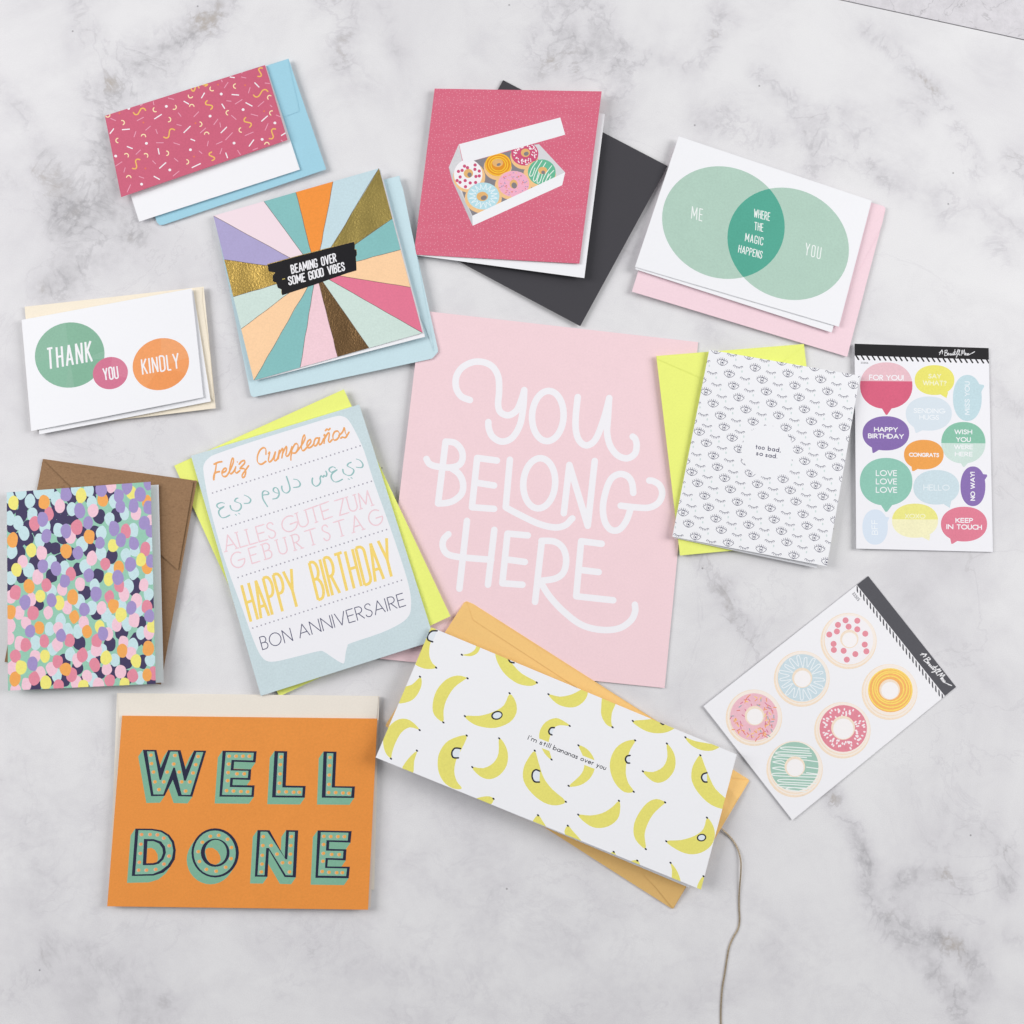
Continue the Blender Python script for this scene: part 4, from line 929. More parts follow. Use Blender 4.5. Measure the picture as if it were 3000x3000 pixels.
LET = [
 ('W', [(273, 452), (364, 453), (393, 575), (443, 454), (527, 455), (562, 585), (618, 457), (700, 458), (606, 768), (512, 765), (474, 655), (420, 763), (328, 765)],
       [(301, 463), (350, 464), (385, 655), (396, 655), (458, 464), (508, 465), (550, 660), (563, 660), (634, 468), (680, 468), (592, 756), (534, 756), (489, 572), (478, 572), (410, 753), (344, 753)]),
 ('E', [(810, 458), (1040, 462), (1032, 538), (888, 533), (884, 582), (1003, 584), (998, 656), (880, 652), (876, 690), (1026, 692), (1020, 770), (788, 768)],
       [(832, 469), (1020, 473), (1015, 524), (870, 520), (864, 592), (984, 594), (980, 642), (862, 640), (858, 703), (1008, 706), (1004, 758), (806, 756)]),
 ('L', [(1160, 460), (1246, 462), (1236, 693), (1370, 696), (1364, 775), (1143, 773)], [(1184, 473), (1222, 474), (1212, 706), (1350, 708), (1346, 762), (1168, 760)]),
 ('L', [(1490, 463), (1578, 465), (1567, 697), (1702, 699), (1697, 777), (1478, 775)], [(1513, 475), (1556, 476), (1545, 707), (1682, 710), (1676, 765), (1504, 763)]),
 ('D', D_outer, D_in),
 ('O', el_(760, 1147, 160, 166), el_(757, 1148, 142, 152)),
 ('N', [(1045, 993), (1126, 994), (1228, 1178), (1238, 993), (1320, 995), (1304, 1312), (1228, 1310), (1122, 1128), (1113, 1308), (1027, 1307)],
       [(1066, 1004), (1112, 1005), (1234, 1190), (1246, 1190), (1257, 1005), (1297, 1006), (1282, 1298), (1236, 1297), (1122, 1114), (1104, 1114), (1092, 1297), (1045, 1296)]),
 ('E', [(1450, 995), (1680, 1000), (1672, 1078), (1530, 1073), (1526, 1120), (1645, 1123), (1640, 1198), (1520, 1193), (1516, 1238), (1668, 1240), (1660, 1318), (1435, 1315)],
       [(1472, 1007), (1658, 1011), (1653, 1064), (1510, 1061), (1506, 1132), (1624, 1134), (1620, 1184), (1504, 1181), (1500, 1249), (1648, 1252), (1642, 1303), (1453, 1300)])]
BUL = [[(328,488),(332,545),(345,602),(355,668),(382,720),(415,668),(437,602),(482,548),(490,490),(518,602),(535,668),(562,730),(590,668),(612,608),(630,552),(646,497)],
 [(855,495),(902,495),(948,495),(992,495),(852,548),(848,605),(845,660),(838,727),(885,730),(935,733),(980,735),(908,614),(957,614)],
 [(1205,500),(1200,552),(1198,615),(1195,677),(1190,735),(1240,735),(1290,738),(1328,738)], [(1535,503),(1532,558),(1530,622),(1528,685),(1525,740),(1573,740),(1622,743),(1662,745)],
 [(265,1023),(322,1023),(372,1025),(415,1047),(260,1088),(257,1150),(250,1210),(245,1263),(298,1263),(360,1258),(416,1222),(450,1168),(452,1098)],
 [(728,1035),(785,1028),(845,1055),(871,1110),(868,1185),(832,1243),(768,1270),(702,1258),(655,1205),(647,1138),(675,1075)],
 [(1085,1037),(1082,1097),(1078,1163),(1076,1222),(1072,1275),(1138,1097),(1178,1155),(1215,1213),(1262,1275),(1265,1213),(1268,1155),(1270,1097),(1274,1037)],
 [(1493,1035),(1540,1037),(1588,1037),(1632,1037),(1492,1090),(1490,1150),(1487,1203),(1482,1272),(1528,1277),(1580,1280),(1618,1280),(1546,1157),(1596,1158)]]
for k, (ch, ou, inn) in enumerate(LET):
    A.g('letter', k, f'green block letter {ch} with navy outline and bulb dots')
    sweep(ou, (-32, 46), GD); A.poly(ou, NVY); A.poly(inn, GR)
    if k == 4:
        A.poly(D_r, NVY); A.poly(D_h, GD); A.poly([(303, 1117), (330, 1113), (355, 1128), (372, 1158), (374, 1190), (366, 1209), (340, 1216), (296, 1217)], None)
    if k == 5:
        A.poly(el_(760, 1146, 97, 95), NVY); A.poly(el_(764, 1143, 74, 84), GD)
        A.poly([(692, 1140), (697, 1122), (715, 1112), (745, 1114), (775, 1135), (793, 1165), (797, 1195), (785, 1215), (762, 1227), (728, 1218), (705, 1190)], None)
    for x, y in BUL[k]:
        A.ell(x - 4, y + 1, 11.5, 11.5, (226, 186, 162), n=12); A.ell(x + 1, y, 10.5, 11, (236, 170, 84) if k != 4 else (238, 158, 98), n=12)
card('bright orange card with block letters WELL DONE', T([(133, 222), (1853, 242), (1790, 1530), (32, 1507)]), [5.2, 5.8, 6.2, 4.8], paper((233, 148, 68)), A,
     inner=T([(140, 228), (1862, 252), (1808, 1514), (44, 1492)]), zi=[4.4, 4.4, 3.6, 2.8], imat=paper((232, 226, 218), 'board'))

# ---------------------------------------------------------------- bubble sticker sheet
T = crop(2480, 990, .33632)
qd = T([(70, 50), (1238, 88), (1275, 1865), (85, 1835)])
ss = thing('sticker_sheet', 'white sticker sheet of thirteen coloured speech bubbles', 'sticker sheet', origin(qd))
A = Art(2480, 990, .33632); BK = (21, 20, 24)
A.g('header_band', 0, 'black header band with diagonal ticks')
A.poly([(60, 40), (1250, 80), (1242, 190), (70, 153)], BK)
A.frame(2480, 990, .23292)
for i in range(25):
    f = i / 24.0; x = 108 + 1640 * f; y = 220 + 46 * f
    A.poly([(x, y), (x + 22, y), (x + 56, y + 52), (x + 44, y + 60), (x + 34, y + 55)], BK)
def script(A, P, sc_, col, w_):
    for st in [[(0, 55), (40, 30), (60, 45)], [(5, 80), (45, 15), (50, 70)], [(95, 20), (85, 90)], [(90, 25), (125, 20), (120, 45), (95, 55), (130, 60), (125, 85), (85, 92)],
               [(130, 78), (148, 70), (150, 60), (140, 62), (136, 80), (150, 85), (165, 70), (180, 65), (172, 85), (190, 82), (200, 64), (198, 84), (212, 80), (220, 62), (222, 84), (236, 70), (250, 10)],
               [(222, 50), (262, 40)], [(244, 60), (246, 84), (262, 74)], [(262, 50), (263, 52)], [(262, 74), (300, 30), (300, 10), (285, 40), (280, 100), (268, 115), (285, 84), (300, 78)],
               [(300, 78), (325, 30), (322, 15), (312, 50), (318, 84), (330, 80)],
               [(345, 90), (362, 18), (372, 70), (396, 14), (402, 86)], [(402, 80), (420, 66), (418, 56), (408, 66), (412, 84), (428, 76), (440, 62), (446, 80), (432, 88), (450, 78), (462, 62), (468, 80), (452, 88), (480, 76), (560, 38), (520, 62)]]:
        A.line([P(a * sc_, b_ * sc_) for a, b_ in st], w_, col, 4)
A.g('lettering', 100, 'white script on the header band')
script(A, lambda a, b_: (1165 + a * .80, 135 + b_ * .95), 1.0, (238, 238, 242), 6.5)
A.g('lettering', 101, 'small grey number 33306'); A.text('33306', (180, 322), (272, 325), (0, -20), 4, (120, 120, 128), .25)
def bubble(k, lb, c, rx, ry, col, tail, texts, tcol=(240, 240, 244), half=None, n_=2.15):
    A.g('speech_bubble_sticker', k, lb)
    pts = []
    for i in range(48):
        a = 2 * math.pi * i / 48; ca, sa = math.cos(a), math.sin(a)
        pts.append((c[0] + rx * math.copysign(abs(ca) ** (2 / n_), ca), c[1] + ry * math.copysign(abs(sa) ** (2 / n_), sa)))
    rim_ = tuple(int(v * .95) for v in col)
    A.poly(tail, col); A.poly(pts, col)
    if half:
        hy, hc, top_ = half
        A.poly(clip(pts, [(c[0] - 900, hy), (c[0] + 900, hy + 12), (c[0] + 900, hy + (-900 if top_ else 900)), (c[0] - 900, hy + (-900 if top_ else 900))][::(-1 if top_ else 1)]), hc)
        if not top_: A.poly(tail, hc)
    A.g('lettering', k, 'white text')
    for tx, p0, p1, up, w_ in texts: A.text(tx, p0, p1, up, w_, tcol, .2)
H = (0, -54)
bubble(0, 'large pink two tone FOR YOU! bubble', (500, 600), 330, 293, (214, 96, 126), [(435, 870), (495, 968), (512, 968), (580, 870)], [('FOR', (290, 525), (456, 528), (0, -58), 12), ('YOU!', (505, 528), (715, 530), (0, -58), 12)], half=(538, (230, 190, 199), True))
bubble(1, 'yellow SAY WHAT? bubble', (1107, 530), 250, 188, (232, 226, 112), [(1170, 700), (1205, 728), (1258, 756), (1280, 680)], [('SAY', (1034, 505), (1186, 505), (0, -48), 11), ('WHAT?', (964, 590), (1255, 596), (0, -52), 11)], (240, 238, 205))
bubble(2, 'light blue MISS YOU bubble on its side', (1520, 755), 181, 290, (192, 217, 225), [(1640, 570), (1668, 582), (1728, 592), (1733, 608), (1690, 690)], [('MISS', (1545, 966), (1545, 772), (-54, 0), 10), ('YOU', (1545, 728), (1545, 552), (-54, 0), 10)], (230, 237, 242))
bubble(3, 'faint SENDING HUGS bubble', (1035, 952), 290, 215, (214, 225, 234), [(840, 1100), (870, 1195), (885, 1195), (980, 1150)], [('SENDING', (848, 940), (1232, 946), (0, -52), 9), ('HUGS', (922, 1022), (1160, 1026), (0, -52), 9)], (238, 242, 246))
bubble(4, 'purple HAPPY BIRTHDAY bubble', (495, 1200), 294, 216, (132, 105, 172), [(312, 1340), (328, 1446), (345, 1447), (430, 1395)], [('HAPPY', (352, 1175), (640, 1180), (0, -50), 12), ('BIRTHDAY', (276, 1257), (716, 1264), (0, -50), 12)])
bubble(5, 'green two tone WISH YOU WERE HERE bubble', (1470, 1318), 278, 261, (134, 192, 168), [(1400, 1550), (1432, 1565), (1468, 1624), (1482, 1624), (1540, 1560)],
       [('WISH', (1362, 1205), (1576, 1208), (0, -50), 11), ('YOU', (1384, 1302), (1558, 1304), (0, -50), 11), ('WERE', (1358, 1394), (1586, 1396), (0, -48), 10), ('HERE', (1368, 1484), (1582, 1486), (0, -48), 10)], half=(1318, (203, 223, 216), False))
A.frame(2480, 1310, .23292)
bubble(6, 'orange CONGRATS bubble', (972, 94), 250, 187, (236, 162, 80), [(812, 210), (824, 298), (848, 302), (915, 262)], [('CONGRATS', (790, 115), (1160, 122), (0, -42), 11)])
bubble(7, 'large green LOVE LOVE LOVE bubble', (498, 435), 331, 300, (142, 197, 180), [(425, 715), (488, 812), (512, 812), (585, 715)], [('LOVE', (374, 357), (630, 359), (0, -64), 11), ('LOVE', (374, 462), (630, 464), (0, -64), 11), ('LOVE', (374, 568), (632, 570), (0, -64), 11)])
bubble(8, 'light blue HELLO bubble', (1130, 505), 290, 218, (202, 220, 228), [(1200, 700), (1240, 728), (1300, 765), (1318, 675)], [('HELLO', (972, 540), (1292, 542), (0, -66), 10)], (228, 236, 241))
bubble(9, 'purple NO WAY! bubble on its side', (1590, 492), 157, 250, (136, 110, 176), [(1690, 325), (1712, 338), (1766, 345), (1770, 365), (1728, 430)], [('NO', (1612, 668), (1612, 562), (-48, 0), 12), ('WAY!', (1612, 520), (1608, 315), (-48, 0), 12)])
bubble(10, 'faint blue BFF bubble on its side', (360, 1005), 160, 222, (214, 226, 240), [(450, 860), (480, 872), (540, 884), (510, 960)], [('BFF', (392, 1098), (388, 918), (-70, 0), 9)], (238, 243, 248))
bubble(11, 'yellow two tone XOXO bubble', (862, 925), 290, 215, (234, 230, 138), [(930, 1125), (975, 1142), (1040, 1176), (1055, 1100)], [('XOXO', (740, 892), (988, 894), (0, -50), 10)], (242, 240, 205), half=(902, (241, 237, 196), False))
bubble(12, 'pink KEEP IN TOUCH bubble', (1478, 968), 291, 219, (222, 126, 148), [(1296, 1110), (1318, 1216), (1335, 1217), (1410, 1170)], [('KEEP', (1376, 945), (1586, 947), (0, -50), 12), ('IN', (1262, 1026), (1338, 1027), (0, -52), 12), ('TOUCH', (1392, 1028), (1698, 1034), (0, -52), 12)])
build_sheet('backing_sheet', ss, Sheet(qd, [3.0, 1.2, 1.2, 3.2], origin=ss.location, bu=-.6), paper((238, 238, 243), 'board'), .3, art=A)

# ---------------------------------------------------------------- donut sticker sheet
T = crop(2040, 1670, .40373)
qd = T([(1247, 43), (1885, 848), (697, 1815), (52, 988)])
ss = thing('sticker_sheet', 'white sticker sheet of six round donuts with a grey header', 'sticker sheet', origin(qd))
A = Art(2040, 1670, .40373); HG = (84, 84, 90)
A.g('header_band', 0, 'dark grey header band with ticks')
A.poly([(1247, 35), (1895, 848), (1805, 916), (1165, 108)], HG)
for i in range(27):
    f = i / 26.0; x = 1163 + 617 * f; y = 112 + 782 * f
    A.poly([(x, y), (x + 9, y + 10), (x + 12, y + 52), (x + 6, y + 54), (x, y + 38)], HG)
A.g('lettering', 1, 'small grey number 33305'); A.text('33305', (1130, 172), (1172, 226), (16, -13), 3.5, (110, 110, 118), .25)
A.g('lettering', 2, 'white script on the header band')
bx = ((1835 - 1625) / 560, (850 - 610) / 560)
script(A, lambda a, b_: (1662 + a * bx[0] - b_ * .48, 585 + a * bx[1] + b_ * .36), 1.0, (240, 240, 243), 5.5)
OUT1 = (244, 225, 203); OUT2 = (246, 236, 227); OUT3 = (242, 227, 210)
def dsticker(k, lb, c, r, ice, icol, hole, dx_=-8, dy_=12, holec=(248, 240, 232)):
    A.g('donut_sticker', k, lb)
    A.ell(c[0], c[1], r, r, OUT1, n=40); A.ell(c[0] + 4, c[1] - 6, r - 9, r - 9, OUT2, n=40)
    A.ell(c[0] + dx_ * -.2, c[1] - 2, r - 22, r - 24, OUT1, n=36); A.ell(c[0] + 5, c[1] - 8, r - 25, r - 26, OUT2, n=36)
    A.ell(*ice, icol, n=36)
    return hole
def dhole(c, r):
    A.ell(c[0] - 2, c[1] - 5, r + 13, r + 13, OUT1, n=24); A.ell(c[0], c[1] - 2, r + 5, r + 5, OUT3, n=24); A.ell(c[0], c[1] + 2, r, r, (246, 243, 244), n=24)
dsticker(0, 'white donut with pink dots', (1105, 515), 204, (1108, 508, 176, 178), (243, 240, 243), None)
dhole((1112, 505), 54)
for x, y in [(1083,365),(1168,368),(1028,398),(1105,411),(1168,430),(1226,462),(1020,446),(965,468),(996,536),(998,580),(1069,586),(1154,610),(1092,650),(1222,541),(1234,590)]: A.ell(x, y, 22, 22, (231, 148, 162), n=14)
dsticker(1, 'light blue donut with white drizzle', (765, 790), 203, (767, 782, 176, 172), (203, 221, 229), None)
pts = []
for i in range(17):
    for da, r in ((-.10, .48), (-.07, .86), (.03, .93), (.08, .80)):
        a = 6.283 * i / 17 + .1 + da; r += .05 * math.sin(i * 2.3); pts.append((767 + 176 * r * math.cos(a), 782 + 172 * r * math.sin(a)))
A.line(pts, 6, (236, 242, 246), 4); dhole((770, 787), 60)
dsticker(2, 'donut with orange and yellow swirls', (1402, 885), 203, (1408, 872, 162, 160), (246, 182, 106), None)
for rx_, ox, oy in ((.97, 0, -2), (.84, 6, -6), (.72, 4, -12), (.60, 0, -8)): A.ring(1408 + ox, 870 + oy, 162 * rx_, 156 * rx_, 9, (251, 222, 112), 10, 30)
dhole((1405, 872), 62)
dsticker(3, 'pink donut with coloured sprinkles', (418, 1072), 205, (418, 1066, 173, 172), (238, 190, 202), None)
random.seed(21)
for i in range(95):
    a = random.uniform(0, 6.283); r = random.uniform(.5, .95); b_ = random.uniform(0, 3.14); x, y = 418 + 173 * r * math.cos(a), 1066 + 172 * r * math.sin(a)
    A.line([(x, y), (x + 26 * math.cos(b_), y + 26 * math.sin(b_))], 6.5, random.choice([(228, 128, 118), (247, 206, 120), (150, 175, 182), (216, 124, 152), (238, 160, 110)]), 0, cap=False)
dhole((425, 1062), 58)
dsticker(4, 'hot pink donut with white sprinkles', (1060, 1163), 205, (1066, 1150, 172, 170), (227, 140, 156), None)
random.seed(23)
for i in range(85):
    a = random.uniform(0, 6.283); r = .55 + .38 * ((i * 7) % 17) / 17; A.ell(1066 + 172 * r * math.cos(a), 1150 + 170 * r * math.sin(a), 10, 6.5, (247, 236, 240), math.degrees(a), n=7)
dhole((1067, 1150), 74)
dsticker(5, 'green donut with white zigzags', (713, 1445), 205, (712, 1425, 175, 178), (163, 201, 186), None)
for y, x0_, x1_ in ((1290, 610, 820), (1325, 575, 835), (1355, 560, 800), (1390, 555, 640), (1435, 552, 650), (1480, 548, 880), (1525, 590, 870), (1560, 585, 830), (1585, 650, 800)):
    A.line([(x1_, y + 6), (x0_ + 60, y - 6), (x0_, y + 2), (x0_ + 50, y + 14), (x1_, y + 24)], 7, (236, 242, 240), 4)
for y in (1380, 1430, 1470): A.line([(800, y), (885, y + 12)], 7, (236, 242, 240), 0)
dhole((717, 1432), 62)
build_sheet('backing_sheet', ss, Sheet(qd, [.8, .7, 1.4, 1.8], origin=ss.location), paper((241, 241, 245), 'board'), .3, art=A)

# ---------------------------------------------------------------- eyes card
T = crop(1900, 990, .35714)
envelope('neon yellow envelope under the white eyes pattern card', T([(63, 148), (1275, 50), (1462, 1672), (258, 1785)]), [4.5, 1.9, 1.7, 3.5], NE, t=.6,
         flaps=[('flap', T([(66, 149), (1272, 52), (1275, 74), (900, 330), (500, 360), (69, 172)]), .25, None)])
A = Art(1900, 990, .35714); A.kind = 'board'; IN = (48, 46, 84)
rows = [((555, 103), (-1, 5)), ((605, 200), (0, 5)), ((662, 298), (-1, 4)), ((697, 395), (-1, 4)), ((740, 492), (-2, 4)), ((798, 590), (-2, 4)), ((858, 690), (-2, 3)), ((620, 733), (-1, 4)), ((685, 822), (-1, 4)),
        ((743, 915), (-2, 3)), ((532, 968), (-1, 4)), ((565, 1062), (-1, 4)), ((355, 1103), (-1, 5)), ((402, 1195), (-1, 5)), ((460, 1298), (-1, 4)), ((492, 1392), (-1, 4)), ((283, 1435), (-1, 5)), ((327, 1527), (-1, 5)), ((385, 1632), (-1, 5)), ((440, 1740), (-1, 4)), ((372, 1790), (-1, 5))]
CC, CRD = (975, 930), 212
A.g('eye_pattern', 0, 'rows of small navy open and closed eyes')
def eye(x, y):
    P = lambda a, b_: (x + a + b_ * .0, y + b_ + a * .12)
    A.line([P(-44, -4), P(-28, -16), P(0, -24), P(26, -14), P(46, -4)], 3.4, IN, 3, cap=False)
    A.line([P(-44, -4), P(-28, 16), P(-4, 27), P(24, 18), P(46, -4)], 3.4, IN, 3, cap=False)
    A.ring(x, y + 1, 14, 22, 3.4, IN, 12, 12); A.ell(x, y + 3, 6.5, 8, (50, 46, 80), n=7)
    for a in (-36, -23, -10, 4, 17, 29, 39):
        h = -24 + a * a * .011
        A.line([P(a, h + 2), P(a * 1.16, h - 18 + abs(a) * .12)], 3.3, IN, 0, cap=False)
def lid(x, y):
    P = lambda a, b_: (x + a, y + b_ + a * .12)
    A.line([P(-40, -2), P(-30, -10), P(-15, 0), P(0, 3), P(16, 2), P(30, -7), P(38, -3)], 3.6, IN, 3, cap=False)
    for a in (-38, -26, -13, 0, 13, 26, 37):
        A.line([P(a, 3 - a * a * .008), P(a * 1.04, 18 - a * a * .010)], 3.2, IN, 0, cap=False)
    A.ell(x + 32, y + 40, 6, 11, (204, 220, 218), n=8)
inn = lambda x, y: 150 < y + 0 and True
quad_c = [(498, 97), (1735, 310), (1462, 1873), (195, 1630)]
def near(x, y, m=60):
    s_ = 1
    for i in range(4):
        a, b_ = quad_c[i], quad_c[(i + 1) % 4]; Ln = math.dist(a, b_)
        if ((b_[0] - a[0]) * (y - a[1]) - (b_[1] - a[1]) * (x - a[0])) / Ln < -m: return False
    return True
for (x, y), (a, b_) in rows[:-1]:
    st = (269, 47 + 5 * (y / 1900))
    for k in range(a * 2 - 1, b_ * 2 + 1):
        px_, py_ = x + st[0] * k / 2, y + st[1] * k / 2
        if k % 2: px_ -= 5; py_ += 12
        if not near(px_, py_): continue
        if math.dist((px_, py_), CC) < CRD - 45: continue
        (lid if k % 2 else eye)(px_, py_)
A.g(); A.ell(CC[0], CC[1], CRD, CRD, None, n=48)
A.g('lettering', 0, 'small navy text too bad, so sad.'); DK = (62, 60, 92)
A.text('too', (880, 908), (950, 916), (3, -32), 6, DK, .3, LOWER); A.text('bad,', (980, 922), (1082, 936), (3, -32), 6, DK, .3, LOWER)
A.text('so', (884, 960), (936, 967), (3, -32), 6, DK, .3, LOWER); A.text('sad.', (960, 974), (1054, 987), (3, -32), 6, DK, .3, LOWER)
card('white card patterned with rows of small navy eyes', T([(498, 97), (1735, 310), (1462, 1873), (195, 1630)]), [6.6, 6.5, 7.0, 5.6], WHITE, A,
     inner=T([(505, 112), (1700, 330), (1380, 1887), (208, 1640)]), zi=[5.5, 5.0, 3.8, 4.5])

# ---------------------------------------------------------------- banana card, gold envelope, cord
T = crop(1080, 1740, .59006)
GO = paper((255, 210, 136), 'gold')
envelope('long metallic gold envelope behind the banana card', T([(478, 38), (1890, 925), (1512, 1563), (85, 655)]), [2.6, 1.2, .95, 2.2], GO, t=.9, bv=4.0,
         outline=T([(487, 36), (520, 50), (1886, 921), (1890, 928), (1514, 1561), (1505, 1562), (85, 657), (85, 648), (474, 42)]),
         flaps=[('flap', T([(1512, 1560), (1500, 1548), (1425, 1455), (1372, 1400), (1350, 1365), (1345, 1335), (1500, 900), (1884, 928)]), .45, None),
                ('flap', T([(488, 40), (1880, 922), (1700, 900), (520, 130)]), .3, None)])
A = Art(1080, 1740, .59006); YB = (231, 224, 118); TK = (44, 44, 56)
A.g('banana_print', 0, 'yellow bananas, some with a round eye')
BAN = [
 ([(296, 165), (335, 172), (318, 215), (303, 260), (302, 310), (318, 345), (338, 366), (300, 373), (262, 366), (225, 340), (225, 260)], [(335, 366)]),
 ([(466, 302), (500, 295), (528, 275), (538, 245), (560, 240), (545, 288), (512, 308), (480, 307)], [(463, 302)]),
 ([(630, 290), (680, 300), (712, 345), (760, 395), (834, 436), (833, 447), (800, 457), (740, 445), (680, 402), (642, 345)], [(835, 440)]),
 ([(256, 414), (263, 450), (242, 500), (205, 533), (140, 540), (165, 470), (215, 450)], [(255, 411)]),
 ([(488, 416), (440, 405), (385, 425), (338, 478), (318, 545), (325, 600), (370, 636), (372, 580), (387, 525), (425, 465), (478, 425)], [(491, 419), (371, 638)]),
 ([(478, 606), (550, 605), (620, 585), (672, 552), (700, 497), (730, 535), (734, 590), (700, 638), (630, 665), (560, 660), (510, 640)], [(478, 607), (700, 493)]),
 ([(893, 499), (950, 510), (1010, 498), (1055, 475), (1080, 470), (1088, 495), (1070, 532), (1030, 560), (980, 562), (930, 542)], [(893, 498)]),
 ([(1165, 510), (1225, 535), (1208, 590), (1205, 640), (1211, 662), (1180, 648), (1156, 605), (1155, 560)], [(1211, 662)]),
 ([(1311, 632), (1370, 625), (1440, 622), (1525, 655), (1485, 685), (1430, 692), (1380, 682), (1335, 657)], [(1312, 631)]),
 ([(1572, 713), (1620, 730), (1685, 742), (1745, 755), (1705, 778), (1650, 775), (1600, 750)], [(1573, 712)]),
 ([(1648, 802), (1668, 850), (1688, 900), (1722, 968), (1785, 1030), (1770, 1068), (1700, 1047), (1640, 992), (1605, 930), (1605, 870), (1625, 825)], [(1647, 801)]),
 ([(252, 673), (205, 662), (163, 688), (133, 740), (116, 790), (110, 816), (82, 785), (72, 722), (98, 662), (150, 622), (205, 627)], [(253, 676), (111, 818)]),
 ([(240, 780), (226, 830), (218, 895), (165, 875), (195, 820)], [(240, 778)]),
 ([(487, 704), (467, 760), (437, 818), (425, 880), (438, 930), (462, 962), (448, 970), (410, 962), (370, 930), (345, 873), (347, 800), (382, 740), (432, 712)], [(487, 703)]),
 ([(647, 718), (672, 740), (691, 790), (686, 850), (652, 898), (602, 920), (552, 905), (514, 861), (570, 865), (620, 838), (645, 790)], [(648, 717), (515, 860)]),
 ([(998, 655), (950, 652), (917, 668), (900, 710), (893, 760), (908, 822), (872, 790), (849, 733), (850, 680), (880, 635), (930, 616), (970, 632)], [(998, 655), (908, 822)]),
 ([(824, 780), (842, 830), (868, 910), (912, 970), (978, 1030), (930, 1050), (870, 1036), (810, 990), (770, 930), (768, 870), (790, 820)], [(825, 778), (979, 1032)]),
 ([(1042, 752), (1087, 772), (1120, 820), (1122, 870), (1097, 918), (1050, 950), (994, 955), (1048, 903), (1070, 860), (1065, 808)], [(1042, 752), (993, 953)]),
 ([(1324, 727), (1300, 772), (1282, 830), (1277, 890), (1290, 940), (1316, 981), (1270, 984), (1225, 942), (1200, 880), (1201, 820), (1228, 765), (1275, 732)], [(1323, 727), (1316, 982)]),
 ([(1480, 744), (1512, 782), (1524, 830), (1515, 880), (1480, 923), (1435, 938), (1395, 920), (1362, 881), (1412, 884), (1462, 858), (1483, 808)], [(1481, 743), (1362, 881)]),
 ([(1243, 1028), (1249, 1070), (1236, 1118), (1190, 1154), (1130, 1162), (1080, 1140), (1040, 1097), (1100, 1100), (1160, 1088), (1207, 1060)], [(1243, 1027), (1041, 1096)]),
 ([(1472, 1035), (1430, 1018), (1382, 1038), (1336, 1098), (1315, 1160), (1325, 1220), (1375, 1266), (1370, 1200), (1382, 1150), (1412, 1095), (1452, 1055)], [(1472, 1035), (1376, 1267)]),
 ([(1477, 1228), (1550, 1222), (1620, 1200), (1663, 1165), (1680, 1112), (1710, 1150), (1719, 1200), (1700, 1250), (1650, 1285), (1590, 1292), (1530, 1270)], [(1478, 1228), (1680, 1111)]),
 ([(840, 1098), (862, 1125), (885, 1170), (815, 1140)], [(841, 1099)]), ([(988, 1150), (1012, 1175), (1060, 1235), (975, 1195)], [(989, 1151)]), ([(1217, 1280), (1228, 1300), (1195, 1292)], [(1217, 1281)]),
 ([(1334, 1322), (1345, 1345), (1300, 1328)], [(1334, 1324)]), ([(1499, 1336), (1522, 1360), (1542, 1400), (1548, 1440), (1508, 1420), (1506, 1372)], [(1499, 1335)]),
 ([(1664, 1403), (1662, 1450), (1650, 1480), (1630, 1460), (1645, 1420)], [(1663, 1402)]), ([(620, 1017), (600, 1005), (560, 1008), (530, 1022), (600, 1045), (618, 1030)], [(620, 1017)])]
for k, (pts, tips) in enumerate(BAN):
    A.poly(pts, YB, smooth=3)
    for x, y in tips: A.ell(x, y, 7, 4.5, TK, 40, n=8)
for pts in [[(340, 183), (313, 185), (294, 205), (295, 228), (318, 238)], [(693, 320), (703, 338), (722, 342)], [(1450, 640), (1462, 648), (1472, 640)], [(1680, 888), (1660, 895), (1653, 913), (1664, 932), (1680, 934)],
            [(457, 768), (428, 766), (413, 788), (420, 812), (446, 814)], [(922, 664), (905, 665), (895, 680), (898, 694), (910, 700)], [(850, 880), (830, 873), (815, 885), (812, 910), (824, 932), (848, 934)], [(1298, 802), (1282, 806), (1275, 822), (1283, 838), (1296, 840)]]:
    cx_ = sum(p[0] for p in pts) / len(pts) + 6; cy_ = sum(p[1] for p in pts) / len(pts)
    A.poly(pts, (226, 233, 241)); A.line(pts, 8, TK, 4)
A.ell(637, 603, 29, 22, TK, -15); A.ell(638, 603, 22, 15, (222, 232, 242), -15); A.ell(1653, 1210, 24, 19, TK, -10); A.ell(1653, 1210, 17, 13, (222, 232, 242), -10)
A.g(); A.poly([(782, 692), (1182, 850), (1176, 890), (776, 732)], None)
A.g('lettering', 0, "small text I'm still bananas over you")
for tx, f0, f1 in (("I'm", 0, .105), ('still', .15, .285), ('bananas', .325, .635), ('over', .68, .84), ('you', .885, 1.0)):
    A.text(tx, (790 + 384 * f0, 722 + 152 * f0), (790 + 384 * f1, 722 + 152 * f1), (8, -19), 3.6, (48, 48, 60), .24, LOWER)
card('long white banana pattern card lying over the gold envelope', T([(310, 165), (1828, 797), (1650, 1468), (35, 812)]), [10.4, 8.5, 10.5, 15.0], WHITE, A, bu=-1.0,
     inner=T([(322, 188), (1810, 812), (1590, 1458), (60, 815)]), zi=[7.2, 5.6, 5.6, 8.6])

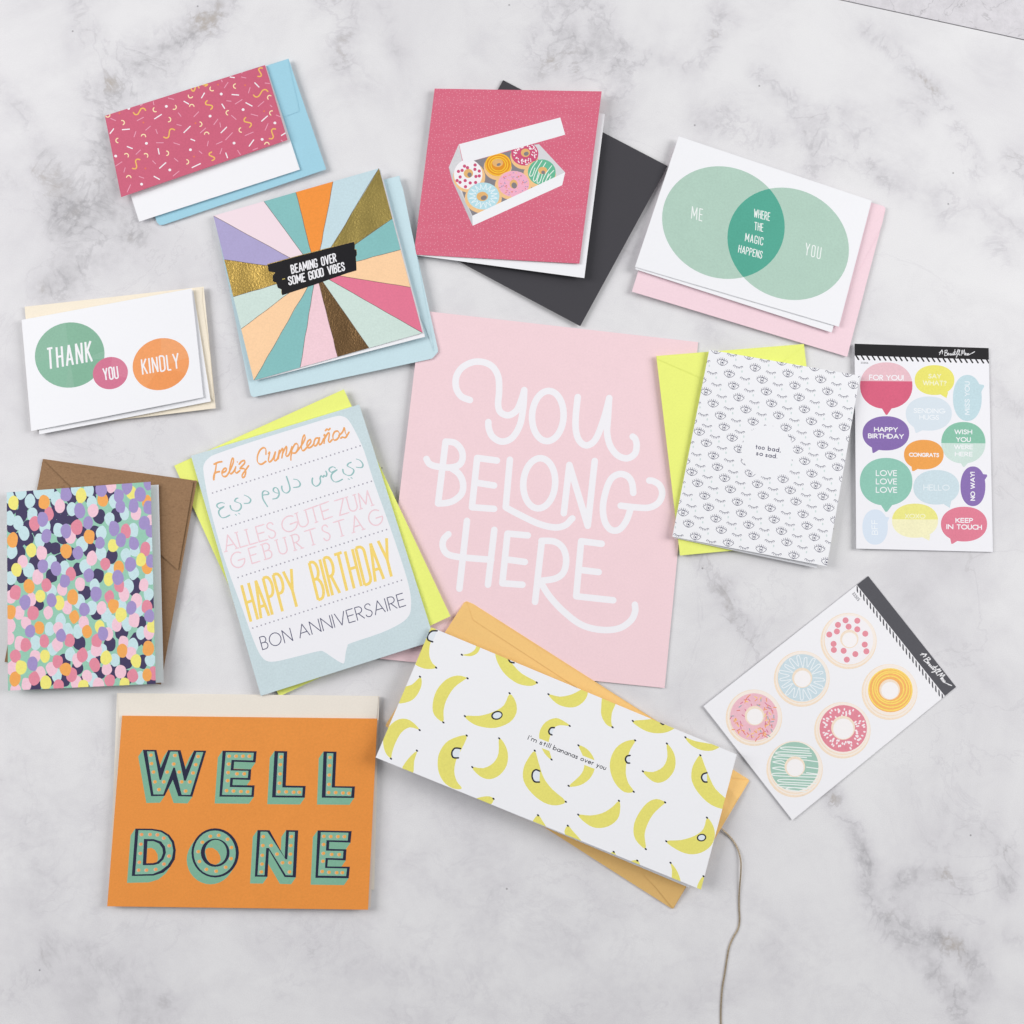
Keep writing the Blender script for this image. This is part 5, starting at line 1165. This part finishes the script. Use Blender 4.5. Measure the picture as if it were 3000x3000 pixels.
# cord: two fine metallic strands lying side by side and slowly twisting
CP = [(150, 110), (240, 150), (312, 197), (345, 235), (400, 290), (450, 352), (488, 430), (507, 520), (506, 620), (498, 720), (491, 830), (492, 930), (496, 1020), (484, 1100), (440, 1180), (405, 1265), (385, 1370), (365, 1500), (345, 1620), (335, 1750), (332, 1850), (334, 1950), (345, 2080), (360, 2220)]
cp = [(2000 + a * .33632, 2350 + b_ * .33632) for a, b_ in catmull(CP, 8)]
path = []
for i, (x, y) in enumerate(cp):
    if i < 24: zz = .0031 - .0012 * (i / 24)
    else: zz = max(.00055, .0019 - .0012 * (i - 24) / 10)
    zz += .0012 * math.exp(-((i - 60) / 14) ** 2)
    path.append(unproj(x, y, zz))
tot_ = thing('gold_cord', 'thin twisted gold cord trailing from the banana card to the photo edge', 'cord', unproj(2160, 2700, 0))
cm = bpy.data.materials.new('gold_cord'); cm.use_nodes = True
nt = cm.node_tree; N = nt.nodes; L = nt.links; b = N['Principled BSDF']; b.inputs['Metallic'].default_value = .5; b.inputs['Roughness'].default_value = .4
tc = N.new('ShaderNodeTexCoord'); n_ = N.new('ShaderNodeTexNoise'); n_.inputs['Scale'].default_value = 900; L.new(tc.outputs['Object'], n_.inputs['Vector'])
r = N.new('ShaderNodeValToRGB'); r.color_ramp.elements[0].color = (*srgb(150, 134, 114), 1); r.color_ramp.elements[1].color = (*srgb(214, 198, 172), 1)
r.color_ramp.elements[0].position = .2; r.color_ramp.elements[1].position = .9
L.new(n_.outputs['Fac'], r.inputs[0]); L.new(r.outputs[0], b.inputs['Base Color'])
for sgn in (0, math.pi):
    V = []; F = []; K = 10; rad = .00030; off = .00031; s_len = 0
    for i, p in enumerate(path):
        a_ = path[max(i - 1, 0)]; c_ = path[min(i + 1, len(path) - 1)]; t_ = (c_ - a_).normalized()
        if i: s_len += (p - path[i - 1]).length
        side = t_.cross(Vector((0, 0, 1))).normalized(); upv = side.cross(t_)
        ph = sgn + math.sin(s_len * 30) * .5
        cpt = p + (side * math.cos(ph) + upv * math.sin(ph) * .6) * off
        for k in range(K):
            a = 2 * math.pi * k / K; V.append(tuple(cpt + (side * math.cos(a) + upv * math.sin(a)) * rad - tot_.location))
    for i in range(len(path) - 1):
        for k in range(K): F.append([i * K + k, i * K + (k + 1) % K, (i + 1) * K + (k + 1) % K, (i + 1) * K + k])
    F.append(list(range(K))[::-1]); F.append([(len(path) - 1) * K + k for k in range(K)])
    me = bpy.data.meshes.new('strand'); me.from_pydata(V, [], F); me.materials.append(cm)
    for p_ in me.polygons: p_.use_smooth = True
    link('strand', me, tot_)
